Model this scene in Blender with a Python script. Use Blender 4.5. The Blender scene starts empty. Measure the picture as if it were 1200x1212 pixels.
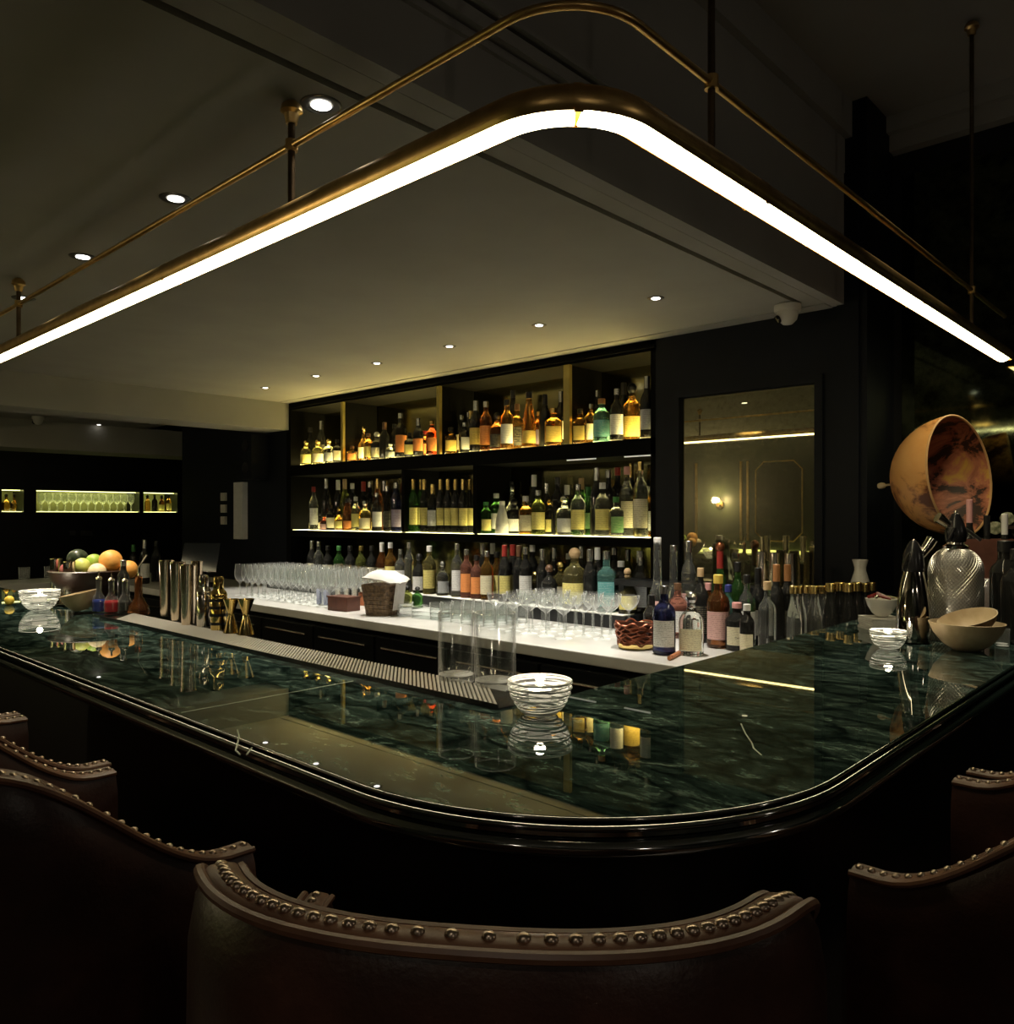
import bpy, math, random
from mathutils import Vector, Matrix
R = math.radians
random.seed(7)
col = bpy.context.scene.collection
scene = bpy.context.scene

# ------------------------------------------------------------------ camera, world, exposure
F = 945.0; CX = 600.0; HY = 610.0; CZ = 1.45
FX, FY = -0.683, 0.730
cam = bpy.data.cameras.new('camera'); camo = bpy.data.objects.new('camera', cam); col.objects.link(camo)
camo.location = (0, 0, CZ); camo.rotation_euler = (R(90), 0, math.atan2(0.683, 0.730))
cam.sensor_fit = 'HORIZONTAL'; cam.sensor_width = 36; cam.lens = 36 * F / 1200
cam.shift_y = 4 / 1200; cam.clip_start = 0.02; cam.clip_end = 60
scene.camera = camo
world = bpy.data.worlds.new('world'); scene.world = world; world.use_nodes = True
world.node_tree.nodes['Background'].inputs[0].default_value = (0.5, 0.6, 0.6, 1)
world.node_tree.nodes['Background'].inputs[1].default_value = 0.01
scene.view_settings.view_transform = 'Standard'; scene.view_settings.look = 'None'
scene.view_settings.exposure = 0.2; scene.view_settings.gamma = 1.0; scene.view_settings.use_curve_mapping = False
cy = scene.cycles
cy.max_bounces = 12; cy.diffuse_bounces = 3; cy.glossy_bounces = 5; cy.transmission_bounces = 10
cy.transparent_max_bounces = 32; cy.caustics_reflective = False; cy.caustics_refractive = False
cy.sample_clamp_indirect = 3.0; cy.use_denoising = True; cy.blur_glossy = 0.0

# ------------------------------------------------------------------ helpers
def ray(px): return (px - CX) / F
def atY(px, Y, z=0):
    k = ray(px); D = Y / (FY - FX * k)
    return Vector((D * (FX + FY * k), Y, z))
def atX(px, X, z=0):
    k = ray(px); D = X / (FX + FY * k)
    return Vector((X, D * (FY - FX * k), z))
def atZ(px, py, z):
    k = ray(px); D = (CZ - z) * F / (py - HY)
    return Vector((D * (FX + FY * k), D * (FY - FX * k), z))
def depth(p): return FX * p[0] + FY * p[1]
def pxh(h, p): return h * depth(p) / F          # a height in picture units at a point -> metres
def face_cam(p, jit=0): return math.atan2(-p[0], p[1]) + R(jit)

class MB:
    def __init__(s): s.v = []; s.f = []; s.m = []; s.sm = []
    def add(s, v, f, mi=0, smooth=False):
        o = len(s.v); s.v += [tuple(x) for x in v]
        for q in f: s.f.append(tuple(i + o for i in q)); s.m.append(mi); s.sm.append(smooth)
        return s
    def box(s, x0, x1, y0, y1, z0, z1, mi=0, M=None):
        v = [Vector(p) for p in ((x0,y0,z0),(x1,y0,z0),(x1,y1,z0),(x0,y1,z0),(x0,y0,z1),(x1,y0,z1),(x1,y1,z1),(x0,y1,z1))]
        if M: v = [M @ p for p in v]
        return s.add(v, [(0,3,2,1),(4,5,6,7),(0,1,5,4),(1,2,6,5),(2,3,7,6),(3,0,4,7)], mi)
    def lathe(s, prof, n=20, p=2.0, mi=0, M=None, smooth=True, sx=1.0):
        v = []; f = []; rings = []
        for r, z in prof:
            if r < 1e-6: rings.append([len(v)]); v.append(Vector((0,0,z)))
            else:
                ring = []
                for i in range(n):
                    a = 2*math.pi*(i+.5)/n; c, q = math.cos(a), math.sin(a)
                    k = 1.0 if p == 2.0 else 1/(abs(c)**p + abs(q)**p)**(1/p)
                    ring.append(len(v)); v.append(Vector((r*c*k*sx, r*q*k, z)))
                rings.append(ring)
        for a, b in zip(rings, rings[1:]):
            for i in range(n):
                j = (i+1) % n
                if len(a) == 1 and len(b) == 1: continue
                if len(a) == 1: f.append((a[0], b[j], b[i]))
                elif len(b) == 1: f.append((a[i], a[j], b[0]))
                else: f.append((a[i], a[j], b[j], b[i]))
        if M: v = [M @ q for q in v]
        return s.add(v, f, mi, smooth)
    def tube(s, pts, r, n=8, mi=0, closed=False, cap=True, smooth=True):
        pts = [Vector(p) for p in pts]; N = len(pts); v = []; f = []
        up = None
        for i, p in enumerate(pts):
            a = pts[(i-1) % N] if (closed or i > 0) else p
            b = pts[(i+1) % N] if (closed or i < N-1) else p
            t = (b - a).normalized()
            if up is None:
                up = Vector((0,0,1)) if abs(t.z) < .9 else Vector((1,0,0))
            up = (up - t * up.dot(t)).normalized(); w = t.cross(up)
            rr = r[i] if isinstance(r, (list, tuple)) else r
            for k in range(n):
                q = 2*math.pi*k/n
                v.append(p + up*math.cos(q)*rr + w*math.sin(q)*rr)
        for i in range(N if closed else N-1):
            j = (i+1) % N
            for k in range(n):
                l = (k+1) % n
                f.append((i*n+k, i*n+l, j*n+l, j*n+k))
        if cap and not closed:
            f.append(tuple(range(n-1, -1, -1))); f.append(tuple((N-1)*n+k for k in range(n)))
        return s.add(v, f, mi, smooth)
    def mesh(s, name, *mats):
        me = bpy.data.meshes.new(name); me.from_pydata(s.v, [], s.f)
        for m in mats: me.materials.append(m)
        me.polygons.foreach_set('material_index', s.m); me.polygons.foreach_set('use_smooth', s.sm)
        me.update()
        if any(s.sm): me.set_sharp_from_angle(angle=R(38))
        return me

def ob(name, me, parent=None, loc=None, rot=None, mat=None):
    if isinstance(me, MB): me = me.mesh(name, mat) if mat else me.mesh(name)
    o = bpy.data.objects.new(name, me); col.objects.link(o)
    if parent: o.parent = parent
    if loc is not None: o.location = loc
    if rot is not None: o.rotation_euler = rot if hasattr(rot, '__len__') else (0, 0, rot)
    return o
def setmat(o, m):
    o.material_slots[0].link = 'OBJECT'; o.material_slots[0].material = m
def tag(o, label, cat, group=None):
    o['label'] = label; o['category'] = cat
    if group: o['group'] = group
    return o
def empty(name, loc=(0,0,0), rz=0):
    o = bpy.data.objects.new(name, None); col.objects.link(o); o.location = loc; o.rotation_euler = (0,0,rz); o.empty_display_size = .05
    return o
def struct(name, mb, mat, bevel=0):
    o = ob(name, mb, mat=mat); o['kind'] = 'structure'
    return o
def dup(o, parent=None):
    c = o.copy(); col.objects.link(c)
    if parent: c.parent = parent
    for ch in list(o.children): dup(ch, c)
    return c
def bev(o, w=.003, seg=2):
    m = o.modifiers.new('bevel', 'BEVEL'); m.width = w; m.segments = seg; m.limit_method = 'ANGLE'
    return o
ORD = ['first','second','third','fourth','fifth','sixth','seventh','eighth','ninth','tenth','eleventh','twelfth','thirteenth',
 'fourteenth','fifteenth','sixteenth','seventeenth','eighteenth','nineteenth','twentieth'] + ['twenty-' + x for x in
 ('first','second','third','fourth','fifth','sixth','seventh','eighth','ninth')] + ['thirtieth'] + ['thirty-' + x for x in
 ('first','second','third','fourth','fifth','sixth','seventh','eighth','ninth')]

# ------------------------------------------------------------------ materials
def mat(name, c=(.5,.5,.5), rough=.5, metal=0, spec=.5, trans=0, ior=1.45, coat=0, emit=None, es=0, alpha=1):
    m = bpy.data.materials.new(name); m.use_nodes = True
    b = m.node_tree.nodes['Principled BSDF']; i = b.inputs
    i['Base Color'].default_value = (*c, 1); i['Roughness'].default_value = rough; i['Metallic'].default_value = metal
    i['Specular IOR Level'].default_value = spec; i['Transmission Weight'].default_value = trans; i['IOR'].default_value = ior
    i['Coat Weight'].default_value = coat; i['Coat Roughness'].default_value = .03
    if emit: i['Emission Color'].default_value = (*emit, 1); i['Emission Strength'].default_value = es
    return m
def nd(m, typ, **kw):
    n = m.node_tree.nodes.new(typ)
    for k, v in kw.items():
        if k in n.inputs: n.inputs[k].default_value = v
        else: setattr(n, k, v)
    return n
def lk(m, a, b): m.node_tree.links.new(a, b)
def bs(m): return m.node_tree.nodes['Principled BSDF']
def noise(m, scale, detail=4, rough=.5, dist=0, coord='Object', sc=(1,1,1)):
    tc = nd(m, 'ShaderNodeTexCoord'); mp = nd(m, 'ShaderNodeMapping'); mp.inputs['Scale'].default_value = sc
    n = nd(m, 'ShaderNodeTexNoise', Scale=scale, Detail=detail, Roughness=rough, Distortion=dist)
    lk(m, tc.outputs[coord], mp.inputs[0]); lk(m, mp.outputs[0], n.inputs['Vector']); return n
def ramp(m, src, stops):
    r = nd(m, 'ShaderNodeValToRGB'); e = r.color_ramp.elements
    while len(e) < len(stops): e.new(.5)
    for x, (p, c) in zip(e, stops): x.position = p; x.color = (*c, 1) if len(c) == 3 else c
    lk(m, src, r.inputs[0]); return r
def bump(m, src, strength=.2, dist=.01):
    b = nd(m, 'ShaderNodeBump', Strength=strength, Distance=dist); lk(m, src, b.inputs['Height'])
    lk(m, b.outputs[0], bs(m).inputs['Normal']); return b
def mottled(name, c1, c2, scale, rough=.5, bs_=.0, **kw):
    m = mat(name, c1, rough, **kw); n = noise(m, scale, 5); r = ramp(m, n.outputs[0], [(.35, c1), (.65, c2)])
    lk(m, r.outputs[0], bs(m).inputs['Base Color'])
    if bs_: bump(m, n.outputs[0], bs_, .005)
    return m

M_plaster = mottled('ceiling_paint', (.30,.29,.25), (.33,.32,.275), 3, .8)
M_upper = mottled('upper_ceiling_paint', (.30,.29,.26), (.33,.32,.29), 3, .8)
M_navy = mottled('navy_wall_paint', (.0042,.0055,.0085), (.0055,.007,.0105), 5, .5, spec=.2)
M_black = mottled('black_lacquer', (.006,.007,.008), (.009,.010,.011), 6, .35)
M_void = mat('matte_black', (.004,.004,.004), .9, spec=.1)
M_shelfblack = mottled('shelf_black_paint', (.0020,.0020,.0018), (.003,.003,.0028), 5, .7, spec=.06)
M_greenwall = mottled('green_leather_wall', (.020,.028,.018), (.045,.055,.035), 4, .35, .2)
M_floor = mottled('dark_wood_floor', (.02,.012,.008), (.035,.02,.012), 8, .4)
M_brass = mottled('aged_brass', (.72,.50,.20), (.58,.38,.14), 30, .33, metal=1)
M_brassdark = mottled('bronze_rod', (.16,.11,.06), (.10,.07,.04), 20, .3, metal=1)
M_gold = mat('polished_gold', (.75,.55,.20), .12, 1)
M_goldpost = mottled('gold_post', (.42,.33,.10), (.33,.26,.08), 12, .4, metal=.6)
M_steel = mat('polished_steel', (.68,.62,.54), .14, 1)
M_warmsteel = mat('reflection_tinted_steel', (.80,.66,.50), .17, 1)  # warm reflections on the tins are put into the base colour
M_steeld = mat('brushed_steel_dark', (.25,.25,.25), .3, 1)
M_copper = mottled('copper', (.45,.17,.08), (.30,.10,.05), 40, .3, metal=1)
M_mirror = mat('antique_mirror', (.5,.48,.38), .04, .97)
n_ = noise(M_mirror, 40, 8, .75); r_ = ramp(M_mirror, n_.outputs[0], [(.30,(.16,.15,.08)),(.42,(.34,.32,.19)),(.7,(.44,.42,.27))])
lk(M_mirror, r_.outputs[0], bs(M_mirror).inputs['Base Color'])
bs(M_mirror).inputs['Roughness'].default_value = .012
_g = nd(M_mirror, 'ShaderNodeBsdfGlossy', Roughness=.22); _g.inputs[0].default_value = (.26,.25,.17,1)
_sp = noise(M_mirror, 55, 6, .75); _sr = ramp(M_mirror, _sp.outputs[0], [(.50,(.10,)*3),(.72,(.45,)*3)])
_mx = nd(M_mirror, 'ShaderNodeMixShader'); lk(M_mirror, _sr.outputs[0], _mx.inputs[0]); lk(M_mirror, bs(M_mirror).outputs[0], _mx.inputs[1]); lk(M_mirror, _g.outputs[0], _mx.inputs[2])
lk(M_mirror, _mx.outputs[0], M_mirror.node_tree.nodes['Material Output'].inputs[0])
M_dmirror = mat('dark_mirror', (.10,.12,.08), .05, 1)
n_ = noise(M_dmirror, 9, 8, .7); r_ = ramp(M_dmirror, n_.outputs[0], [(.35,(.01,.012,.008)),(.7,(.15,.17,.10))])
lk(M_dmirror, r_.outputs[0], bs(M_dmirror).inputs['Base Color'])
M_shelfmirror = mat('shelf_back_mirror', (.30,.27,.13), .12, 1)

# green marble
M_marble = mat('green_marble', (.01,.03,.025), .012, spec=.6)
def _green():
    m = M_marble; w = noise(m, 5, 4, .55); tc = nd(m, 'ShaderNodeTexCoord')
    mp = nd(m, 'ShaderNodeMapping'); mp.inputs['Scale'].default_value = (3,6.5,4); mp.inputs['Rotation'].default_value = (0,0,R(-43))
    mx = nd(m, 'ShaderNodeMix', data_type='RGBA', blend_type='LINEAR_LIGHT'); mx.inputs[0].default_value = .30
    lk(m, tc.outputs['Object'], mp.inputs[0]); lk(m, mp.outputs[0], mx.inputs[6]); lk(m, w.outputs['Color'], mx.inputs[7])
    n1 = nd(m, 'ShaderNodeTexNoise', Scale=3.6, Detail=14, Roughness=.72, Distortion=1.3); lk(m, mx.outputs[2], n1.inputs['Vector'])
    base = ramp(m, n1.outputs[0], [(.30,(.003,.005,.0045)),(.42,(.010,.019,.017)),(.52,(.028,.050,.043)),(.61,(.085,.130,.110)),(.74,(.22,.27,.23))])
    v = nd(m, 'ShaderNodeTexVoronoi', feature='DISTANCE_TO_EDGE', Scale=1.9); lk(m, mx.outputs[2], v.inputs['Vector'])
    vr = ramp(m, v.outputs['Distance'], [(0,(.92,.92,.92)),(.035,(.5,.5,.5)),(.10,(0,0,0))])
    m1 = nd(m, 'ShaderNodeMix', data_type='RGBA'); lk(m, vr.outputs[0], m1.inputs[0]); lk(m, base.outputs[0], m1.inputs[6])
    m1.inputs[7].default_value = (.001,.004,.004,1)
    v2 = nd(m, 'ShaderNodeTexVoronoi', feature='DISTANCE_TO_EDGE', Scale=.55)
    lk(m, mx.outputs[2], v2.inputs['Vector'])
    v2r = ramp(m, v2.outputs['Distance'], [(0,(1,1,1)),(.006,(0,0,0))])
    n3 = noise(m, 1.7, 2); n3r = ramp(m, n3.outputs[0], [(.60,(0,0,0)),(.68,(.9,.9,.9))])
    mu = nd(m, 'ShaderNodeMath', operation='MULTIPLY'); lk(m, v2r.outputs[0], mu.inputs[0]); lk(m, n3r.outputs[0], mu.inputs[1])
    m2 = nd(m, 'ShaderNodeMix', data_type='RGBA'); lk(m, mu.outputs[0], m2.inputs[0]); lk(m, m1.outputs[2], m2.inputs[6])
    m2.inputs[7].default_value = (.35,.40,.33,1)
    n4 = nd(m, 'ShaderNodeTexNoise', Scale=26, Detail=6, Roughness=.7); lk(m, mp.outputs[0], n4.inputs['Vector'])
    r4 = ramp(m, n4.outputs[0], [(.35,(.45,.45,.45)),(.62,(1.5,1.5,1.5))])
    m3 = nd(m, 'ShaderNodeMix', data_type='RGBA', blend_type='MULTIPLY'); m3.inputs[0].default_value = 1
    lk(m, m2.outputs[2], m3.inputs[6]); lk(m, r4.outputs[0], m3.inputs[7])
    lk(m, m3.outputs[2], bs(m).inputs['Base Color'])
_green()
M_edge = mat('dark_marble_edge', (.010,.017,.015), .085, spec=.5, ior=3.3)
M_wmarble = mottled('white_marble', (.62,.61,.58), (.74,.73,.70), 4, .2)
M_marblecrack = mat('pale_vein', (.55,.6,.52), .2)

# glass
M_glass = mat('clear_glass', (.97,.98,.98), 0.0, trans=1, ior=1.45)
M_crystal = mat('cut_crystal', (1,1,1), .02, trans=1, ior=1.52)
def thin(name, tint=(.95,.97,.96), add=.04, boost=1.0, edge=.5):
    m = bpy.data.materials.new(name); m.use_nodes = True; nt = m.node_tree; nt.nodes.clear()
    out = nd(m, 'ShaderNodeOutputMaterial'); tr = nd(m, 'ShaderNodeBsdfTransparent'); tr.inputs[0].default_value = (*tint, 1)
    gl = nd(m, 'ShaderNodeBsdfGlossy', Roughness=.06); lw = nd(m, 'ShaderNodeLayerWeight', Blend=.5)
    pw = nd(m, 'ShaderNodeMath', operation='POWER'); pw.inputs[1].default_value = 2.6
    mul = nd(m, 'ShaderNodeMath', operation='MULTIPLY_ADD'); mul.inputs[1].default_value = .6*boost; mul.inputs[2].default_value = .045
    mul.use_clamp = True
    mx = nd(m, 'ShaderNodeMixShader'); lk(m, lw.outputs['Facing'], pw.inputs[0]); lk(m, pw.outputs[0], mul.inputs[0]); lk(m, mul.outputs[0], mx.inputs[0])
    lk(m, tr.outputs[0], mx.inputs[1]); lk(m, gl.outputs[0], mx.inputs[2])
    df = nd(m, 'ShaderNodeBsdfDiffuse'); df.inputs[0].default_value = (.95,.95,.95,1)
    pw2 = nd(m, 'ShaderNodeMath', operation='POWER'); pw2.inputs[1].default_value = 4.0; lk(m, lw.outputs['Facing'], pw2.inputs[0])
    ma = nd(m, 'ShaderNodeMath', operation='MULTIPLY_ADD'); ma.inputs[1].default_value = edge; ma.inputs[2].default_value = add; lk(m, pw2.outputs[0], ma.inputs[0])  # white diffuse edge stands in for the bright refracted outlines of glass
    m2 = nd(m, 'ShaderNodeMixShader'); lk(m, ma.outputs[0], m2.inputs[0])
    lk(m, mx.outputs[0], m2.inputs[1]); lk(m, df.outputs[0], m2.inputs[2]); lk(m, m2.outputs[0], out.inputs[0]); return m
M_thin = thin('thin_glass', add=.09, boost=1.3, edge=1.0)
M_thinclear = thin('clear_wall_glass', (.98,.985,.98), .004, 1.0, .35)
M_thinlines = thin('crystal_body', (.97,.98,.98), .03, .8, .4)
M_swirl = mat('frosted_white_line', (.85,.87,.86), .35)
BG = {k: mat('bottle_' + k, c, .04, trans=t, ior=1.4, spec=.5) for k, c, t in (
 ('amber', (.95,.50,.12), .95), ('brown', (.40,.14,.04), .9), ('dark', (.03,.03,.028), .5), ('green', (.10,.30,.07), .9),
 ('olive', (.55,.62,.16), .92), ('clear', (.93,.95,.88), .96), ('yellow', (.95,.85,.35), .95), ('blue', (.03,.035,.11), .7),
 ('teal', (.30,.72,.66), .85), ('red', (.50,.10,.05), .92), ('pink', (.85,.35,.25), .9), ('frosted', (.8,.8,.78), .5))}
bs(BG['frosted']).inputs['Roughness'].default_value = .5
def label_mat(name, c, ink=(.08,.07,.05), amt=.62):
    m = mat(name, c, .55); tc = nd(m, 'ShaderNodeTexCoord'); mp = nd(m, 'ShaderNodeMapping'); mp.inputs['Scale'].default_value = (9, 9, 9)
    lk(m, tc.outputs['Generated'], mp.inputs[0])
    n = nd(m, 'ShaderNodeTexNoise', Scale=1.6, Detail=3); lk(m, mp.outputs[0], n.inputs['Vector'])
    w = nd(m, 'ShaderNodeTexWave', Scale=.5, Distortion=1.5, bands_direction='Z'); lk(m, mp.outputs[0], w.inputs['Vector'])
    mu = nd(m, 'ShaderNodeMath', operation='MULTIPLY'); lk(m, n.outputs[0], mu.inputs[0]); lk(m, w.outputs['Fac'], mu.inputs[1])
    r = ramp(m, mu.outputs[0], [(amt-.22, c), (amt-.12, tuple(a*.35+b*.65 for a, b in zip(c, ink)))])
    lk(m, r.outputs[0], bs(m).inputs['Base Color']); return m
LB = {k: label_mat('label_' + k, c, i) for k, c, i in (
 ('cream', (.80,.74,.52), (.2,.1,.05)), ('white', (.80,.80,.78), (.1,.1,.1)), ('gold', (.75,.55,.14), (.15,.08,.02)),
 ('yellow', (.85,.75,.25), (.2,.12,.04)), ('orange', (.75,.28,.08), (.3,.05,.02)), ('black', (.015,.015,.015), (.5,.45,.3)),
 ('pink', (.72,.45,.42), (.3,.1,.1)), ('purple', (.35,.28,.45), (.7,.7,.7)), ('grey', (.45,.47,.48), (.1,.1,.1)), ('teal', (.1,.35,.36), (.6,.7,.7)),
 ('red', (.45,.04,.03), (.7,.6,.4)), ('green', (.12,.3,.1), (.7,.7,.4)))}
CP = {k: mat('cap_' + k, c, r, me) for k, c, r, me in (
 ('black', (.01,.01,.01), .35, 0), ('gold', (.7,.52,.2), .25, 1), ('white', (.75,.74,.70), .4, 0), ('cork', (.55,.38,.2), .7, 0),
 ('red', (.28,.025,.02), .4, 0), ('silver', (.6,.6,.6), .25, 1), ('brown', (.12,.06,.03), .4, 0), ('pink', (.7,.35,.33), .4, 0),
 ('orange', (.38,.17,.06), .5, 0), ('blue', (.03,.04,.2), .4, 0), ('green', (.05,.2,.05), .4, 0), ('yellow', (.75,.55,.1), .4, 0))}
def led(name, c, s): return mat(name, (.8,.8,.8), .5, emit=c, es=s)
M_tube = led('warm_tube_light', (1,.87,.52), 16)
M_shelfled = led('lit_shelf_panel', (1,.86,.38), 6)
M_riserled = led('riser_light', (1,.86,.4), .12)
M_shelfled2 = led('lit_top_shelf_panel', (1,.78,.26), 17)
M_undled = led('under_shelf_light', (1,.95,.80), .35)
M_lamp = led('downlight_lens', (1,.95,.88), 5)
M_niche = led('niche_light', (.95,.95,.30), 4.0)
M_flame = led('candle_flame', (1,.8,.5), 8)
M_sconce = led('sconce_bulb', (1,.75,.45), 60)
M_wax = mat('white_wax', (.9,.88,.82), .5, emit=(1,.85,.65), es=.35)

# leather
M_leather = mat('brown_leather', (.09,.028,.016), .38, spec=.6)
n_ = noise(M_leather, 7, 6, .6); r_ = ramp(M_leather, n_.outputs[0], [(.32,(.018,.007,.005)),(.55,(.048,.018,.012)),(.75,(.10,.042,.026))])
lk(M_leather, r_.outputs[0], bs(M_leather).inputs['Base Color'])
n2 = noise(M_leather, 180, 3, .6); bump(M_leather, n2.outputs[0], .25, .0015)
M_leatherband = mottled('tan_leather_band', (.16,.075,.042), (.09,.038,.022), 25, .42, .1)
M_nail = mat('antique_nail', (.42,.33,.26), .28, 1)
M_darkwood = mottled('dark_wood', (.016,.008,.006), (.035,.018,.012), 12, .35)
M_wood = mottled('pale_bowl_wood', (.42,.31,.17), (.58,.46,.29), 18, .5)
M_bark = mottled('bark_brown', (.05,.03,.015), (.20,.13,.07), 60, .7, .5)
M_mahog = mottled('reddish_box_wood', (.07,.022,.012), (.14,.05,.03), 12, .45)
M_cloth = mottled('white_cloth', (.72,.70,.66), (.62,.60,.56), 20, .9, .2)
M_ceramic = mat('cream_ceramic', (.72,.69,.62), .2)
M_plasticw = mat('white_plastic', (.55,.53,.47), .35)
M_plasticb = mat('black_plastic', (.01,.01,.011), .25)
M_screen = mat('dark_screen', (.02,.024,.03), .1)
M_paper = mottled('paper', (.55,.55,.53), (.5,.5,.48), 20, .8)

# ------------------------------------------------------------------ key dimensions
CE = 2.345; UC = 3.2; WY = 3.46; NB = 3.78; SX = -1.27
CT = 1.10; MT = 0.89; AY = 0.94; AX = -0.73; OY = 0.63; OX = -0.41; IY = 1.15; IX = -0.975; RWY = 3.80
FARX = -10.5; FWY = -2.0; RWX = 2.6

# ------------------------------------------------------------------ structure
struct('floor', MB().box(FARX-.1, RWX+.1, FWY-.1, 6.1, -.1, 0), M_floor)
c = MB()
c.box(-8.36, -1.412, FWY, WY, CE, CE+.08); c.box(-1.388, SX-.051, FWY, WY, CE, CE+.08); c.box(-1.412, -1.388, 3.30, WY, CE, CE+.08)
c.box(-8.36, SX-.052, 3.37, WY, CE-.004, CE)
c.box(-8.36, FARX+.02, WY, 6, CE, CE+.08); c.box(FARX, -8.36, FWY, 6, CE, CE+.08)
struct('ceiling', c, M_plaster)
struct('trim_1', MB().box(-1.44, -1.36, FWY, 3.34, CE+.075, CE+.09), M_void)
struct('ceiling_upper', MB().box(SX-.1, RWX+.1, FWY-.1, RWY+.1, UC, UC+.1), M_upper)
struct('wall_soffit', MB().box(SX-.05, SX, FWY, WY, CE+.0, UC), M_upper)
t = MB()
for z0, z1, d in ((2.50,2.515,.012),(2.53,2.56,.025),(2.575,2.585,.035),(3.05,3.2,.03)): t.box(SX, SX+d, FWY, WY, z0, z1)
struct('trim_3', t, M_upper)
struct('trim_4', MB().box(SX+.09, RWX, RWY-.10, RWY, UC-.07, UC).box(SX+.09, RWX, RWY-.06, RWY, UC-.14, UC-.07), M_upper)
# ceiling beams on the left
b1 = -5.62
struct('trim_5', MB().box(b1-.35, b1, -1.9, WY, 2.13, CE), M_plaster)
struct('trim_6', MB().box(-8.9, -8.36, -1.9, 6, 2.08, CE), M_plaster)
# back wall (Y = WY): mirror bay, shelving opening is left open
sl = atY(344, WY).x; sr = atY(776, WY).x            # the shelving niche
w = MB()
w.box(-7.5, sl-.06, WY, WY+.4, 0, CE)
mirx0, mirx1 = atY(805, WY).x, atY(965, WY).x
mz0, mz1 = 1.02, 1.45 + pxh(610-453, atY(965, WY))
w.box(sr+.0, mirx0, WY, WY+.4, 0, CE); w.box(mirx1, SX-.06, WY, WY+.4, 0, CE)
w.box(mirx0, mirx1, WY, WY+.4, 0, mz0); w.box(mirx0, mirx1, WY, WY+.4, mz1, CE)
struct('wall_back', w, M_navy)
f = MB(); q = .035
f.box(mirx0-q, mirx0, WY-.014, WY, mz0-q, mz1+q); f.box(mirx1, mirx1+q, WY-.014, WY, mz0-q, mz1+q)
f.box(mirx0, mirx1, WY-.014, WY, mz1, mz1+q); f.box(mirx0, mirx1, WY-.014, WY, mz0-q, mz0)
struct('trim_7', f, M_navy)
struct('wall_pillar', MB().box(SX-.06, -1.18, WY, RWY+.3, 0, UC).box(SX-.03, -1.21, WY-.012, WY, .2, 2.9), M_navy)
struct('wall_end', MB().box(-1.18, RWX+.1, RWY, RWY+.1, 0, UC), M_black)
struct('wall_left', MB().box(FARX-.2, FARX-.1, FWY, 6, 0, CE), M_black)
struct('wall_far_back', MB().box(FARX, -7.5, 6, 6.1, 0, CE).box(-7.6, -7.5, WY+.4, 6, 0, CE), M_black)
struct('wall_front', MB().box(FARX, RWX, FWY-.1, FWY, 0, UC), M_greenwall)
struct('wall_right', MB().box(RWX, RWX+.1, FWY, RWY, 0, UC), M_black)
# the antique wall mirror
mo = tag(ob('wall_mirror', MB().box(mirx0+.004, mirx1-.004, WY+.012, WY+.03, mz0+.004, mz1-.004), mat=M_mirror),
    'tall antiqued mirror panel set in the navy wall right of the bottle shelves', 'mirror')
mo2 = tag(ob('wall_mirror', MB().box(-1.14, RWX-.1, RWY-.02, RWY-.004, .95, 2.95), mat=M_dmirror),
    'dark smoky mirror covering the wall behind the globe at right', 'mirror')

# shelving unit
S1, S2 = 1.845, 1.335
nl, nr = sl, sr
sh = empty('bottle_shelving', (0,0,0)); tag(sh, 'dark built-in back bar shelving with gold posts and lit shelves', 'shelving')
cabt = MB(); cabt.box(nl-.06, nl, WY, NB+.02, MT, CE-.002); cabt.box(nr-.03, nr, WY, NB+.02, MT, CE-.002)
cabt.box(nl, nr, WY, NB+.02, 2.285, CE-.002); cabt.box(nl, nr, WY-.012, WY, 2.30, 2.315)
ob('frame', cabt, sh, mat=M_shelfblack)
ob('back_panel', MB().box(nl, nr, NB, NB+.02, MT, 2.285), sh, mat=M_shelfmirror)
shf1 = ob('shelf', MB().box(nl, nr, WY, NB-.002, S1-.085, S1), sh, mat=M_shelfblack)
shf2 = ob('shelf', MB().box(nl, nr, WY, NB-.002, S2-.05, S2), sh, mat=M_shelfblack)
xs1 = [nl] + [atY(p, WY+.01).x for p in (406, 520, 672)] + [nr]
for i in range(4):
    ob('light_panel', MB().box(xs1[i]+.02, xs1[i+1]-.02, WY+.012, NB-.03, S1, S1+.0008), shf1, mat=M_shelfled2)
xs2 = [nl] + [atY(p, WY+.01).x for p in (478, 563)] + [nr]
for i in range(3):
    ob('light_panel', MB().box(xs2[i]+.02, xs2[i+1]-.02, WY+.006, NB-.03, S2, S2+.0015), shf2, mat=M_shelfled)
for i, wd in ((1,.012),(2,.014),(3,.022)):
    ob('gold_post', MB().box(xs1[i]-wd, xs1[i]+wd, WY-.002, WY+.02, S1+.001, 2.285), sh, mat=M_goldpost)
    ob('divider', MB().box(xs1[i]-.008, xs1[i]+.008, WY+.02, NB-.004, S1+.001, 2.285), sh, mat=M_shelfblack)
for i in (1, 2): ob('divider', MB().box(xs2[i]-.014, xs2[i]+.014, WY+.001, NB-.004, S2+.001, S1-.085), sh, mat=M_shelfblack)
for a, b_ in ((670,704),(738,771)):
    ob('light_strip', MB().box(atY(a, WY).x, atY(b_, WY).x, WY+.004, WY+.012, S1-.092, S1-.086), shf1, mat=M_undled)

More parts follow.
